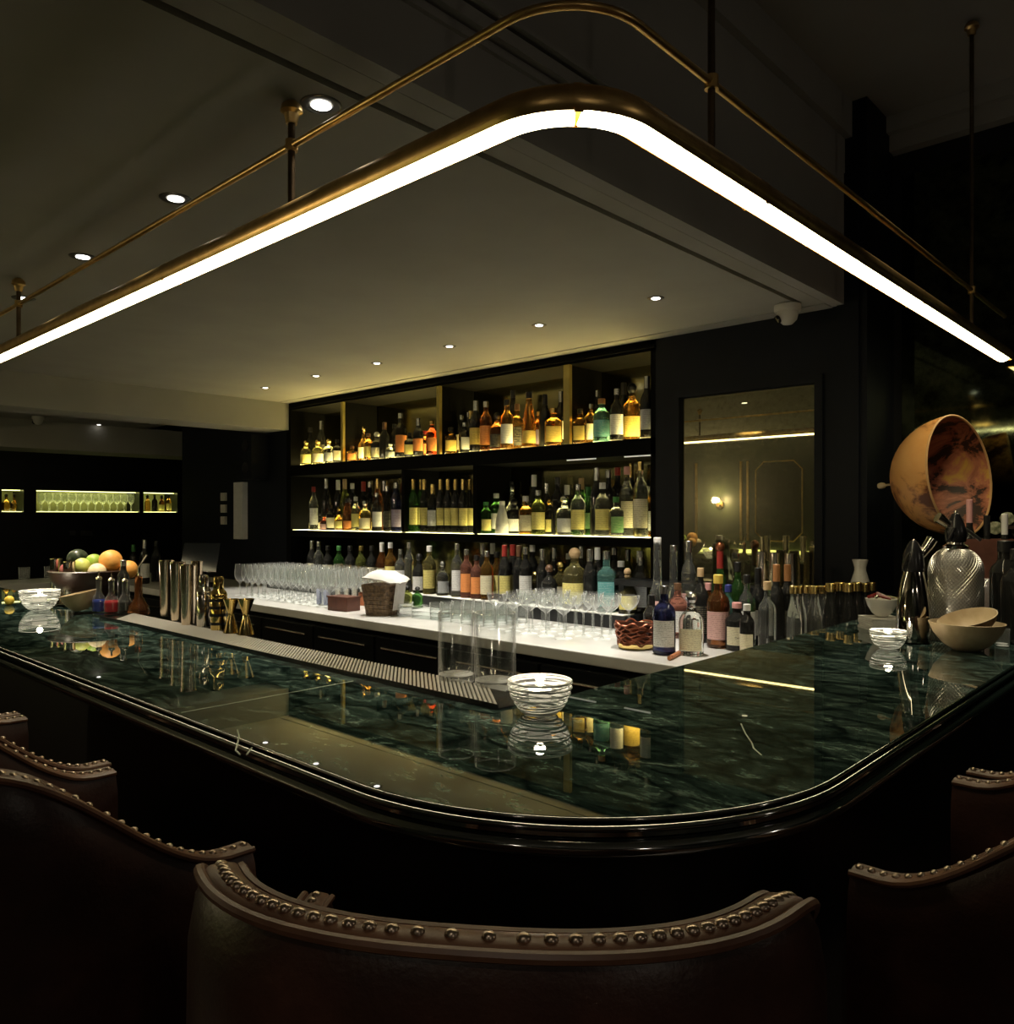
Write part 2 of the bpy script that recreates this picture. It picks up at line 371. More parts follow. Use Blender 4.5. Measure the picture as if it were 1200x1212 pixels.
# back counter (white marble) and its cabinet
bf = 2.60
lx = -7.3
m_ = MB(); m_.box(lx, -.99, bf, WY-.001, MT-.05, MT); m_.box(nl+.002, nr-.002, WY-.001, NB-.001, MT-.05, MT)
o = tag(ob('back_counter', m_, mat=M_wmarble), 'long white marble back counter under the bottle shelves', 'counter'); bev(o, .006, 3)
o = tag(ob('return_counter', MB().box(lx-.6, lx-.003, 1.25, WY-.01, MT-.05, MT), mat=M_wmarble), 'short white marble return counter at the far left end', 'counter')
cab = empty('back_bar_cabinet', (0,0,0)); tag(cab, 'black cabinet run under the white marble back counter', 'cabinet')
ob('body', MB().box(lx-.5, -1.02, bf+.05, WY-.02, .0, MT-.052), cab, mat=M_black)
x = -6.9
while x < -1.3:
    ob('door', MB().box(x, x+.56, bf+.03, bf+.05, .1, MT-.09), cab, mat=M_steeld if int(x*10) % 3 == 0 else M_black)
    ob('handle', MB().tube([(x+.06, bf+.02, MT-.14), (x+.5, bf+.02, MT-.14)], .006), cab, mat=M_steel)
    x += .58
# under-bar station (sinks and wells) behind the front counter
st = empty('speed_rail_station', (0,0,0)); tag(st, 'dark steel bartender work station behind the front counter', 'work station')
ob('basin', MB().box(-3.6, -1.1, IY+.03, IY+.30, .60, .78), st, mat=M_steeld)
ob('splash', MB().box(-3.6, -1.1, IY+.02, IY+.03, .60, .98), st, mat=M_steeld)

# ------------------------------------------------------------------ front counter (green marble, rounded corner)
def uarc(off, n=18, x0=-8.0, y1=RWY-.01):
    """outer edge path, offset outwards by off"""
    r = .45; cx_, cy_ = OX - r, OY + r; rr = r + off
    pts = [(x0, OY - off)]
    for i in range(n+1):
        a = -math.pi/2 + (math.pi/2)*i/n
        pts.append((cx_ + rr*math.cos(a), cy_ + rr*math.sin(a)))
    pts.append((OX + off, y1)); return pts
def iarc(n=10, x0=-8.0, y1=RWY-.01):
    r = .08; cx_, cy_ = IX - r, IY + r
    pts = [(x0, IY)]
    for i in range(n+1):
        a = -math.pi/2 + (math.pi/2)*i/n
        pts.append((cx_ + r*math.cos(a), cy_ + r*math.sin(a)))
    pts.append((IX, y1)); return pts
ctr = empty('bar_counter', (0,0,0)); tag(ctr, 'dark green marble bar counter with rounded corner and moulded edge', 'bar counter')
outer = uarc(0, 40); inner = iarc(40)
top = MB(); N = len(outer)
v = [(x,y,CT) for x,y in outer] + [(x,y,CT) for x,y in inner] + [(x,y,CT-.035) for x,y in outer] + [(x,y,CT-.035) for x,y in inner]
fc = []
for i in range(N-1):
    fc.append((i, i+1, N+i+1, N+i)); fc.append((2*N+i+1, 2*N+i, 3*N+i, 3*N+i+1)); fc.append((N+i, N+i+1, 3*N+i+1, 3*N+i))
top.add(v, fc); ob('marble_top', top, ctr, mat=M_marble)
def arcp(c0, z0, r, a0, a1, n=6): return [(c0 + r*math.cos(R(a0+(a1-a0)*i/n)), z0 + r*math.sin(R(a0+(a1-a0)*i/n))) for i in range(n+1)]
ed = MB()
def ell(c0, z0, ra, rz_, a0, a1, n=12): return [(c0 + ra*math.cos(R(a0+(a1-a0)*i/n)), z0 + rz_*math.sin(R(a0+(a1-a0)*i/n))) for i in range(n+1)]
for prof in ([(0,0)] + ell(-.001,-.003,.004,.003,90,-60,10), ell(.004,-.0115,.007,.0045,150,-80,14), [(.005,-.0165),(.006,-.021)],
             ell(.009,-.0325,.0125,.0105,150,-90,18), [(.009,-.043),(-.03,-.045)]):
    rows = [[(x,y,CT+dz) for x,y in uarc(off, 40)] for off, dz in prof]
    L = len(rows[0]); v = [p for r in rows for p in r]; fc = []
    for i in range(len(rows)-1):
        for j in range(L-1): fc.append((i*L+j, (i+1)*L+j, (i+1)*L+j+1, i*L+j+1))
    ed.add(v, fc, 0, True)
ob('moulded_edge', ed, ctr, mat=M_edge)
fr = MB(); pa = uarc(-.10, 18); pb = uarc(-.16, 18)
v = [(x,y,.0) for x,y in pa] + [(x,y,CT-.036) for x,y in pa] + [(x,y,.0) for x,y in pb] + [(x,y,CT-.036) for x,y in pb]; L = len(pa); fc = []
for j in range(L-1):
    fc.append((j, j+1, L+j+1, L+j)); fc.append((2*L+j+1, 2*L+j, 3*L+j, 3*L+j+1))
fr.add(v, fc, 0, True); ob('front_panel', fr, ctr, mat=M_black)
ob('soffit_board', MB().box(-8, IX-.02, OY+.16, IY-.01, CT-.055, CT-.036).box(IX+.0, OX-.16, IY, RWY-.02, CT-.055, CT-.036), ctr, mat=M_black)
rail = MB(); rail.tube([(x,y,.22) for x,y in uarc(-.02, 12, -7.5, 3.6)], .02, 10); ob('foot_rail', rail, ctr, mat=M_brass)
# marble joints and pale veins inlaid in the top
vv = MB()
xj = atZ(210, 844, CT).x
vv.box(xj, xj+.0025, OY+.01, IY-.14, CT-.001, CT+.0004)
ob('joint', vv, ctr, mat=M_marblecrack)
for pts in ([(877,857),(882,868),(890,880),(892,886),(901,894)], [(281,864),(283,872),(279,888),(284,893)], [(298,885),(292,893)]):
    cr = MB(); cr.tube([atZ(a, b, CT-.0006) for a, b in pts], .0014, 5); ob('vein', cr, ctr, mat=M_marblecrack)

# ribbed bar mat
xa, xb = -2.86, -.99
CT += .0004
bm_ = tag(ob('bar_mat', MB().box(xa, xb, 1.035, 1.145, CT, CT+.003).box(xa, xb, 1.033, 1.036, CT, CT+.010).box(xa, xa+.003, 1.036, 1.145, CT, CT+.010), mat=M_plasticb), 'long ribbed grey drip mat along the inner edge of the green counter', 'bar mat')
rb_ = MB(); x = xa + .014
x += .06
while x < xb - .07:
    M = Matrix.Translation((x, 1.09, CT+.006)) @ Matrix.Rotation(R(50), 4, 'Z'); rb_.box(-.0024, .0024, -.080, .080, -.003, .003, 0, M); x += .0125
CT -= .0004
ob('ribs', rb_, bm_, mat=mat('mat_metal', (.62,.60,.55), .35, .6))

# ------------------------------------------------------------------ hanging brass light
hl = empty('hanging_bar_light', (AX, AY, 2.09)); tag(hl, 'long brass tube light hung on rods, bent around the bar corner', 'pendant light')
def lpath(z, x0=-8.2, y1=3.70, rr=.15, n=12):
    pts = [(x0, AY, z)]
    for xx in (-6,-4,-3,-2): pts.append((xx, AY, z))
    for i in range(n+1):
        a = -math.pi/2 + (math.pi/2)*i/n
        pts.append((AX-rr+rr*math.cos(a), AY+rr+rr*math.sin(a), z))
    for yy in (1.8,2.4,3.0): pts.append((AX, yy, z))
    pts.append((AX, y1, z)); return [Vector(p) for p in pts]
def sweep(pts, a0, a1, r, n, flip=False, cap=False):
    """sweep a circle arc (angles measured from straight down) along a level path"""
    mb = MB(); v = []; f = []
    for i, p in enumerate(pts):
        a = pts[max(i-1,0)]; b = pts[min(i+1,len(pts)-1)]; t = (b-a).normalized(); s_ = Vector((t.y, -t.x, 0))
        for k in range(n+1):
            q = R(a0+(a1-a0)*k/n); v.append(p + s_*math.sin(q)*r + Vector((0,0,-math.cos(q)*r)))
    for i in range(len(pts)-1):
        for k in range(n): f.append((i*(n+1)+k, (i+1)*(n+1)+k, (i+1)*(n+1)+k+1, i*(n+1)+k+1))
    if cap: f.append(tuple(range(n+1))); f.append(tuple((len(pts)-1)*(n+1)+k for k in range(n+1)))
    return mb.add(v, f, 0, True)
LZ = 2.09; RZ = 2.247
def place(o): o.location = (-AX, -AY, -LZ); return o
tr = .031
place(ob('brass_tube', sweep(lpath(LZ), 52, 308, tr, 18, cap=True), hl, mat=M_brass))
def resample(pts, s0, s1, step=.04):
    L = [0]
    for a, b in zip(pts, pts[1:]): L.append(L[-1] + (b-a).length)
    out = []; s = s0; 
    ss = [s0] + [x for x in L if s0 < x < s1] + [s1]
    for s in ss:
        for i in range(len(pts)-1):
            if L[i] <= s <= L[i+1] + 1e-9:
                out.append(pts[i].lerp(pts[i+1], (s-L[i])/max(L[i+1]-L[i],1e-9))); break
    return out, L[-1]
LP = lpath(LZ); _, tot = resample(LP, 0, .1)
Lc = (8.2 + AX - .15)      # start of the bend
cuts = [0.02, 1.6, 3.1, 4.6, 6.1, Lc+.12, Lc+.235+.42, Lc+.235+1.45, tot-.03]
for a, b_ in zip(cuts, cuts[1:]):
    pts, _ = resample(LP, a+.004, b_-.004)
    place(ob('diffuser', sweep(pts, -52, 52, tr-.002, 8, cap=True), hl, mat=M_tube))
for s in cuts[1:-1]:
    pts, _ = resample(LP, s-.006, s+.006); place(ob('joint_ring', sweep(pts, 48, 312, tr+.0015, 16), hl, mat=M_brass))
place(ob('rail', MB().tube(lpath(RZ), .0075, 10), hl, mat=M_brass))
def rod(p, ztop, r=.008):
    m = MB().tube([(p.x, p.y, LZ+.02), (p.x, p.y, ztop)], r, 10); place(ob('rod', m, hl, mat=M_brassdark))
    fl = MB().lathe([(0,-.002),(.012,-.002),(.022,-.012),(.024,-.024),(.016,-.03),(.012,-.05),(0,-.05)], 16, M=Matrix.Translation((p.x,p.y,ztop)))
    place(ob('ceiling_flange', fl, hl, mat=M_brass))
    fl = MB().lathe([(0,-.012),(.013,-.012),(.013,.012),(0,.012)], 14, M=Matrix.Translation((p.x,p.y,RZ))); place(ob('clamp', fl, hl, mat=M_brass))
for px in (345, 22): rod(atY(px, AY), CE-.001)
p = atY(22, AY); rod(Vector((2*p.x - atY(345, AY).x, AY, 0)), CE-.001)
for px in (842, 1150): rod(atX(px, AX), UC-.001, .007)
for o in hl.children:
    pass

# ------------------------------------------------------------------ downlights
ringm = MB().lathe([(.022,.004),(.026,-.001),(.040,-.003),(.044,-.001),(.0445,.0)], 28)
ring_me = ringm.mesh('recessed_downlight', mat('dark_ring', (.05,.05,.045), .35, .4))
lens_me = MB().lathe([(0,.006),(.021,.006),(.022,.003),(0,.001)], 24).mesh('lens', M_lamp)
def downlight(p, z, power, label, group, size=1.0, spot=62, blend=.7, colr=(1,.88,.68), hard=.03):
    o = tag(ob('recessed_downlight', ring_me, loc=(p.x, p.y, z)), label, 'ceiling light', group); o.scale = (size, size, 1)
    l = ob('lens', lens_me, o, (0,0,-.006))
    if power:
        ld = bpy.data.lights.new('lamp', 'SPOT'); ld.energy = power; ld.spot_size = R(spot); ld.spot_blend = blend; ld.color = colr; ld.shadow_soft_size = hard
        lo = bpy.data.objects.new('lamp', ld); col.objects.link(lo); lo.parent = o; lo.location = (0,0,-.03)
names = ['nearest, largest looking', 'second nearest', 'third nearest', 'farthest']
for i, (px, py, pw) in enumerate(((380,124,30),(208,235,45),(98,304,60),(28,353,60))):
    downlight(atZ(px, py, CE), CE, pw, 'recessed downlight above the green bar counter, %s of the four on the left' % names[i], 'downlights above the left counter')
bk = [(776,353),(638,385),(532,410),(446,430),(374,445),(314,459)]
for i, (px, py) in enumerate(bk):
    downlight(atZ(px, py, CE), CE, 75, 'small recessed downlight in the back ceiling row, %s from the right' % ORD[i], 'downlights above the back counter', .8, 74, .5, (1,.93,.80))
downlight(atZ(108, 504, CE), CE, 0, 'tiny downlight beyond the ceiling beam at far left, left of the pair', 'far downlights', .8)
downlight(atZ(117, 502.6, CE), CE, 0, 'tiny downlight beyond the ceiling beam at far left, right of the pair', 'far downlights', .8)
# unseen lamps added over the seating side for the chairs (behind the camera)
for i, (x, y) in enumerate(((.5,-.9),(1.3,1.2))):
    downlight(Vector((x,y,0)), UC, 130, 'added unseen downlight in the high ceiling over the bar stools, %s' % ('behind the camera' if i == 0 else 'right of the camera'), 'added downlights over the stools', 1, 80)

# unseen lamp added over the right counter, brightens the globe
downlight(Vector((-.62, 2.45, 0)), UC, 65, 'added unseen downlight in the high ceiling above the right counter end', 'added downlights over the stools', 1, 46)

for wl, (x, y, rz_, pw_, lab) in enumerate(((RWX, -.6, R(90), 5, 'added unseen globe light on the right wall behind the bar stools, nearer one'), (RWX, 2.2, R(90), 4, 'added unseen globe light on the right wall behind the bar stools, farther one'), (.2, FWY, R(180), 2.5, 'added unseen globe light on the green wall behind the camera'))):  # unseen lamps added to brighten the soffit, brass and chairs
    d_ = Vector((-1,0,0)) if x == RWX else Vector((0,1,0)); c_ = Vector((x,y,2.25)) + d_*.12
    g_ = tag(ob('added_wall_light', MB().tube([Vector((x,y,2.25)), c_], .012, 8), mat=M_brass), lab, 'wall light', 'added globe wall lights')
    ob('added_globe_shade', MB().lathe([(.06*math.sin(math.pi*i/12), .06*(1-math.cos(math.pi*i/12))) for i in range(13)], 20, M=Matrix.Translation(c_+d_*.06-Vector((0,0,.06)))), g_, mat=led('added_opal_globe_%d' % wl, (1,.85,.62), 4))
    ld = bpy.data.lights.new('glow', 'POINT'); ld.energy = pw_; ld.color = (1,.86,.68); ld.shadow_soft_size = .06
    lo = bpy.data.objects.new('glow', ld); col.objects.link(lo); lo.parent = g_; lo.location = c_ + d_*.20
# sconce and octagonal panels on the far green wall (seen in the mirror)
def virt(px, py, wallY=FWY+.03):
    k = ray(px); D = (2*(WY+.012) - wallY) / (FY - FX*k)
    return Vector((D*(FX+FY*k), wallY, CZ + (HY-py)*D/F))
p = virt(851, 592)
sc = tag(ob('wall_sconce', MB().lathe([(0,0),(.05,0),(.05,.02),(.02,.03),(.02,.06),(0,.06)], 20, M=Matrix.Translation((p.x,FWY,p.z-.06)) @ Matrix.Rotation(R(-90),4,'X')), mat=M_brass),
   'small brass wall sconce glowing on the green wall, seen in the wall mirror', 'wall light')
ob('bulb', MB().lathe([(0,-.03),(.022,-.02),(.03,0),(.022,.02),(0,.03)], 14, M=Matrix.Translation((p.x,FWY+.075,p.z))), sc, mat=M_sconce)
ld = bpy.data.lights.new('glow', 'POINT'); ld.energy = 26; ld.color = (1,.78,.48); ld.shadow_soft_size = .03
lo = bpy.data.objects.new('glow', ld); col.objects.link(lo); lo.location = (p.x, FWY+.13, p.z); lo.parent = sc
for px, lab in ((922, 'dark octagonal brass-framed panel on the green wall, seen in the mirror'),):
    a = virt(894, 547); b_ = virt(949, 641); x0, x1, z0, z1 = a.x, b_.x, b_.z, a.z; ch = .10
    oct_ = [(x0+ch,z0),(x1-ch,z0),(x1,z0+ch),(x1,z1-ch),(x1-ch,z1),(x0+ch,z1),(x0,z1-ch),(x0,z0+ch)]
    pn = MB().add([(x,FWY+.02,z) for x,z in oct_] + [(x,FWY+.002,z) for x,z in oct_], [tuple(range(8))] + [(i,(i+1)%8,8+(i+1)%8,8+i) for i in range(8)])
    o = tag(ob('octagonal_panel', pn, mat=M_black), lab, 'wall panel')
    ob('frame', MB().tube([(x,FWY+.022,z) for x,z in oct_], .008, 6, closed=True), o, mat=M_brass)
a = virt(808, 655); b_ = virt(964, 655)
lg = tag(ob('banquette', MB().box(a.x-1, b_.x+1, FWY+.002, FWY+.5, 0, 1.0), mat=M_greenwall), 'green upholstered banquette along the far wall seen in the mirror', 'banquette')
ob('light_strip', MB().box(a.x-1, b_.x+1, FWY+.01, FWY+.05, a.z+.035, a.z+.075), lg, mat=M_niche)
# framed moulding on the green wall
mm = MB()
for px in (823, 876, 884):
    p = virt(px, 600); mm.box(p.x-.012, p.x+.012, FWY, FWY+.02, 1.15, 2.1)
struct('trim_8', mm, M_brass)

# ------------------------------------------------------------------ bottles
SH = {
 'spirit': ([(0,0),(.9,0),(1,.02),(1,.58),(.97,.63),(.82,.69),(.5,.745),(.38,.79),(.35,.93)], 2.0, (.88,1,.42), (.12,.50)),
 'wine':   ([(0,0),(.93,0),(1,.02),(1,.56),(.92,.63),(.68,.70),(.45,.76),(.39,.82),(.37,.95)], 2.0, (.80,1,.42), (.14,.46)),
 'squat':  ([(0,0),(.93,0),(1,.03),(1,.50),(.95,.57),(.72,.65),(.42,.70),(.34,.74),(.32,.82)], 2.0, (.80,1,.48), (.08,.42)),
 'square': ([(0,0),(.95,0),(1,.02),(1,.60),(.94,.65),(.6,.70),(.38,.74),(.34,.92)], 6.0, (.86,1,.42), (.10,.50)),
 'cone':   ([(0,0),(.95,0),(1,.02),(.98,.28),(.84,.50),(.6,.70),(.44,.80),(.38,.93)], 2.0, (.88,1,.44), (.08,.30)),
 'slim':   ([(0,0),(.93,0),(1,.015),(1,.66),(.88,.72),(.6,.765),(.5,.80),(.46,.95)], 2.0, (.88,1,.52), (.10,.45)),
 'round':  ([(0,0),(.6,0),(.82,.04),(.98,.17),(1,.30),(.95,.42),(.75,.53),(.45,.60),(.28,.66),(.26,.88)], 2.0, (.82,1,.36), (.10,.40)),
 'mini': ([(0,0),(.95,0),(1,.02),(1,.55),(.86,.68),(.6,.78),(.5,.86),(.5,.92)], 2.0, (.90,1,.62), (.1,.4)),
 'longneck': ([(0,0),(.93,0),(1,.02),(1,.40),(.95,.45),(.72,.50),(.55,.56),(.5,.95)], 2.0, (.92,1,.5), (.06,.36)),
}
SHW = {'spirit':'round-shouldered','wine':'wine-shaped','squat':'squat','square':'square','cone':'tapering','slim':'slim','round':'round-bellied','longneck':'long-necked','mini':'small'}
def prof_r(prof, z):
    for (r0,z0),(r1,z1) in zip(prof, prof[1:]):
        if z0 <= z <= z1 and z1 > z0: return r0 + (r1-r0)*(z-z0)/(z1-z0)
    return 1
BM = {}
for k, (pr, p_, cp, lb) in SH.items():
    body = MB().lathe(pr + [(0, pr[-1][1])], 20, p_).mesh('bottle_body', BG['clear'])
    cr = cp[2]
    if k in ('squat', 'round'):
        h0, h1 = cp[0], cp[1]; hm = (h0+h1)/2; dh = (h1-h0)/2
        cpf = [(0,h0-.03),(.30,h0-.03),(.32,h0)] + [(cr*math.cos(R(a)), hm+dh*math.sin(R(a))) for a in (-50,-20,10,40,65)] + [(0,h1)]
    else: cpf = [(0,cp[0]),(cr,cp[0]),(cr,cp[1]-.008),(cr*.9,cp[1]),(0,cp[1])]
    capm = MB().lathe(cpf, 16).mesh('cap', CP['black'])
    v = []; f = []; nz = 5; na = 14; A = 62 if p_ == 2 else 43
    for i in range(nz+1):
        z = lb[0] + (lb[1]-lb[0])*i/nz; rr = prof_r(pr, z) + .015
        for j in range(na+1):
            a = R(-90 - A + 2*A*j/na); c_, s_ = math.cos(a), math.sin(a); kk = 1 if p_ == 2 else 1/(abs(c_)**p_+abs(s_)**p_)**(1/p_)
            v.append((rr*c_*kk, rr*s_*kk, z))
    n0 = len(v); v += [(x*.985, y*.985, z) for x, y, z in v[:n0]]
    for i in range(nz):
        for j in range(na):
            a = i*(na+1)+j; f.append((a, a+1, a+na+2, a+na+1)); f.append((n0+a+1, n0+a, n0+a+na+1, n0+a+na+2))
    labm = MB().add(v, f, 0, True).mesh('label', LB['cream'])
    BM[k] = (body, capm, labm)
COLW = {'clear':'clear','dark':'black','amber':'amber','brown':'brown','green':'green','olive':'olive green','yellow':'golden','blue':'dark blue','teal':'pale teal','red':'red','pink':'orange-pink','frosted':'frosted white'}
def bottle(p, H, Rr, shape='spirit', g='amber', l='cream', c='black', label='', group=None, rot=None, cat='bottle', nm='liquor_bottle'):
    body, capm, labm = BM[shape]
    o = ob(nm, body, loc=p); o.scale = (Rr, Rr, H); setmat(o, BG[g])
    o.rotation_euler = (0, 0, face_cam(p, random.uniform(-14, 14)) if rot is None else rot)
    cc = ob('cap', capm, o); setmat(cc, CP[c])
    if l: la = ob('label', labm, o); setmat(la, LB[l])
    tag(o, label, cat, group); return o
NAR = {'spirit':.0385,'wine':.037,'squat':.044,'square':.040,'cone':.043,'slim':.030,'round':.045,'longneck':.036}
placed = []
def free(p, r, z):
    for q, rr, zz in placed:
        if abs(zz-z) < .2 and (q.x-p.x)**2 + (q.y-p.y)**2 < (r+rr+.002)**2: return False
    return True
def row(items, zfun, y0, y1, xlim, where, group, base_y=None, scaleR=1.0):
    zcap = 2.28 if zfun > 1.8 else (1.752 if zfun > 1.2 else 1.280)
    """items: (px, top_py, shape, glass, label, cap[, radius factor])"""
    done = []
    for it in items:
        px, ty, shp, g, l, c = it[:6]; rf = (it[6] if len(it) > 6 else 1)*scaleR; z = zfun; ok = False
        for sh_ in (1, .92, .84, .76, .68, .6):
            r = NAR[shp]*rf*sh_; Y = y0 + r + .004
            while Y + r < y1:
                p = atY(px, Y, z)
                p.x = min(max(p.x, xlim[0]+r+.004), xlim[1]-r-.004)
                if free(p, r*(1.16 if shp == 'square' else 1.02), z): ok = True; break
                Y += .008
            if ok: break
        if not ok: print('NOFIT', where, px); continue
        D = depth(p); H = min((HY - ty)*D/F + CZ, zcap) - z
        placed.append((p, r*(1.16 if shp == 'square' else 1.02), z)); done.append((px, p, H, r, it))
    done.sort(key=lambda d: ray(0)*0 + (d[1].x*FY - d[1].y*FX)/depth(d[1]))
    for i, (px, p, H, r, it) in enumerate(done):
        cl = COLW[it[3]]; lw = ('with %s label' % it[4]) if it[4] else 'without label'
        place_ = '%s from left %s' % (ORD[i], where)
        bottle(p, H, r, it[2], it[3], it[4], it[5], '%s %s bottle %s, %s' % (cl, SHW[it[2]], lw, place_), group)
zt = S1 + .0012; zm = S2 + .002
Y0, Y1 = WY+.014, NB-.008
T1 = [(362,521,'squat','yellow','yellow','gold'),(376,520,'squat','yellow','cream','gold'),(389,519,'squat','clear','grey','gold',.95),(399,520,'square','dark','cream','black',.8),(380,498,'wine','dark','black','silver'),(367,506,'spirit','dark',None,'black')]
T2 = [(414,528,'square','amber','orange','brown',.9),(424,504,'round','amber','cream','gold'),(436,513,'spirit','amber','yellow','brown',.9),(446,511,'squat','dark','cream','white'),(462,524,'squat','clear','grey','silver',.8),(474,489,'spirit','dark','orange','silver',1.1),(485,512,'square','dark','yellow','black',.9),(495,495,'wine','dark','orange','silver'),(503,510,'spirit','brown','orange','red'),(511,498,'spirit','red','orange','gold'),(455,500,'wine','dark',None,'brown'),(467,502,'slim','dark',None,'black')]
T3 = [(528,506,'square','amber','gold','black'),(540,491,'spirit','dark','cream','silver'),(550,500,'square','dark','white','silver',.9),(563,474,'wine','dark','gold','silver',1.1),(575,475,'spirit','brown','orange','silver'),(588,488,'squat','brown','black','black'),(600,473,'spirit','amber','white','black',1.05),(612,478,'square','amber','black','brown',.95),(626,464,'cone','amber','gold','black'),(638,487,'spirit','brown','purple','gold'),(655,483,'square','amber','gold','gold',1.25),(664,463,'wine','dark','cream','silver'),(645,467,'wine','dark',None,'black'),(533,488,'slim','dark',None,'silver'),(557,486,'wine','dark',None,'gold'),(607,462,'slim','dark',None,'black')]
T4 = [(681,484,'square','amber','gold','black',.9),(694,478,'spirit','amber','cream','silver',1.0),(712,472,'spirit','teal','teal','orange',1.22),(730,460,'spirit','dark','white','silver',1.0),(748,453,'squat','amber','gold','black',1.25),(766,445,'wine','dark','grey','silver',1.05),(705,462,'slim','dark',None,'silver'),(738,453,'wine','dark',None,'black')]
for k, T in enumerate((T1,T2,T3,T4)):
    row(T, zt, Y0, Y1, (xs1[k]+.012, xs1[k+1]-.024), "in top shelf's %s bay" % ORD[k], 'bottles on the top shelf')
G1 = [(371,576,'spirit','clear','white','red',.9),(377,607,'squat','dark','cream','black',.8),(384,610,'squat','red','pink','gold',.8),(391,598,'square','dark','cream','black',.85),(401,600,'round','amber','yellow','gold',.8),(411,590,'cone','brown','orange','black',.9),(421,588,'spirit','clear','yellow','white',.9),(432,592,'squat','yellow','cream','silver',1),(437,607,'square','amber','gold','brown',.7),(446,583,'spirit','dark','white','silver',.95),(458,575,'slim','dark','black','silver',.8),(469,571,'slim','blue','purple','silver',1.25),(386,566,'wine','dark',None,'silver'),(400,568,'wine','dark',None,'white'),(408,567,'wine','olive',None,'cork'),(417,572,'slim','dark',None,'white'),(430,570,'wine','dark',None,'red'),(438,570,'spirit','dark',None,'silver'),(447,566,'wine','brown',None,'gold'),(455,569,'wine','dark',None,'silver')]
row(G1, zm, Y0-.004, Y1, (xs2[0]+.01, xs2[1]-.016), "on middle shelf's left part", 'bottles on the middle shelf')
G2 = [(512,573,'wine','dark','white','gold',1)] + [(px, 567,'wine','dark' if px > 500 else 'green','yellow','gold',.82) for px in (486,494,502,521,530,539,548,556)]
row(G2, zm, Y0, Y1, (xs2[1]+.016, xs2[2]-.016), "in middle shelf's centre cabinet", 'bottles on the middle shelf')
G3 = [(569,594,'slim','green','yellow','green',1.1),(581,584,'spirit','green','white','white',1.1),(594,593,'cone','frosted','white','white',.95),(608,590,'squat','dark','white','black',1.1),(622,587,'square','amber','cream','white',1.05),(637,580,'spirit','olive','yellow','silver',1.1),(651,590,'squat','dark','yellow','gold',1.0),(668,586,'squat','clear','white','silver',1.15),(684,573,'spirit','clear','yellow','silver',1.05),(696,576,'wine','green','green','green',1),(713,571,'spirit','clear','yellow','white',1.1),(729,588,'square','clear','green','green',.95),(742,552,'spirit','clear','cream','pink',1.05),(758,546,'spirit','clear','cream','gold',1.05),(769,575,'spirit','amber','white','silver',.9),(606,573,'round','clear',None,'silver',1.1),(632,562,'wine','dark',None,'white'),(647,572,'wine','dark',None,'silver'),(660,565,'spirit','dark',None,'black'),(671,574,'wine','dark',None,'white'),(688,566,'wine','green',None,'cork'),(706,553,'wine','dark',None,'silver'),(720,556,'spirit','dark',None,'silver'),(731,553,'spirit','dark',None,'red'),(747,548,'wine','dark',None,'gold'),(578,570,'wine','dark',None,'black')]
row(G3, zm, Y0-.004, Y1, (xs2[2]+.016, nr-.034), "on middle shelf's right part", 'bottles on the middle shelf')
# stepped riser on the marble for the bottom row
rz = .955
ri = tag(ob('bottle_riser', MB().box(nl+.02, nr-.035, WY-.22, NB-.005, MT+.001, rz), mat=M_black), 'low black riser step under the bottom row of bottles on the back counter', 'riser')
ob('light_panel', MB().box(nl+.05, nr-.06, WY-.205, WY-.10, rz, rz+.0015), ri, mat=M_riserled)
zb = rz + .001
B1 = [(369,640,'wine','dark','cream','silver'),(377,641,'spirit','clear',None,'silver')] + [(388+i*13,646,'spirit',g,'cream',c) for i,(g,c) in enumerate((('dark','black'),('green','green'),('dark','black'),('olive','gold'),('dark','black')))] + \
 [(452,642,'wine','brown','cream','white'),(462,642,'spirit','amber','yellow','white'),(474,650,'spirit','clear','white','silver'),(484,642,'slim','clear',None,'silver'),(496,655,'squat','dark','white','black'),(508,646,'spirit','yellow','yellow','white',1.1),(524,664,'squat','clear','grey','silver',.9),(541,643,'spirit','clear','white','silver'),(552,650,'spirit','pink','orange','silver')]
B2 = [(564,657,'spirit','pink','orange','black'),(576,652,'spirit','amber','cream','silver'),(588,653,'spirit','amber','yellow','black',1.1),(597,641,'wine','dark','yellow','red'),(607,642,'wine','dark','yellow','red',1.1),(622,648,'spirit','dark','white','silver'),(634,676,'squat','yellow','yellow','gold',1.05),(650,668,'squat','dark','black','brown'),(664,664,'squat','yellow','cream','gold',1.35),(680,648,'squat','yellow','yellow','cork',1.5),(698,650,'wine','dark',None,'silver'),(718,652,'square','teal','teal','silver',1.2),(735,664,'spirit','dark',None,'white',1.15),(752,672,'round','yellow','yellow','cork',1.15),(766,660,'square','dark','grey','silver',.9),
 (571,642,'wine','dark',None,'silver'),(583,641,'wine','dark',None,'white'),(614,645,'wine','dark',None,'brown'),(630,645,'spirit','dark',None,'white'),(642,650,'wine','dark',None,'silver'),(656,648,'wine','dark',None,'silver'),(673,655,'spirit','dark',None,'white'),(688,646,'wine','dark',None,'silver'),(707,648,'wine','dark',None,'white'),(727,648,'spirit','dark',None,'silver'),(743,650,'wine','olive',None,'silver'),(757,652,'wine','dark',None,'white')]
row(B1, zb, WY-.165, NB-.01, (nl+.03, -2.3), 'along bottom row left half', 'bottles on the bottom row')
row(B2, zb, WY-.165, NB-.01, (nl+.03, nr-.04), 'along bottom row right half', 'bottles on the bottom row')

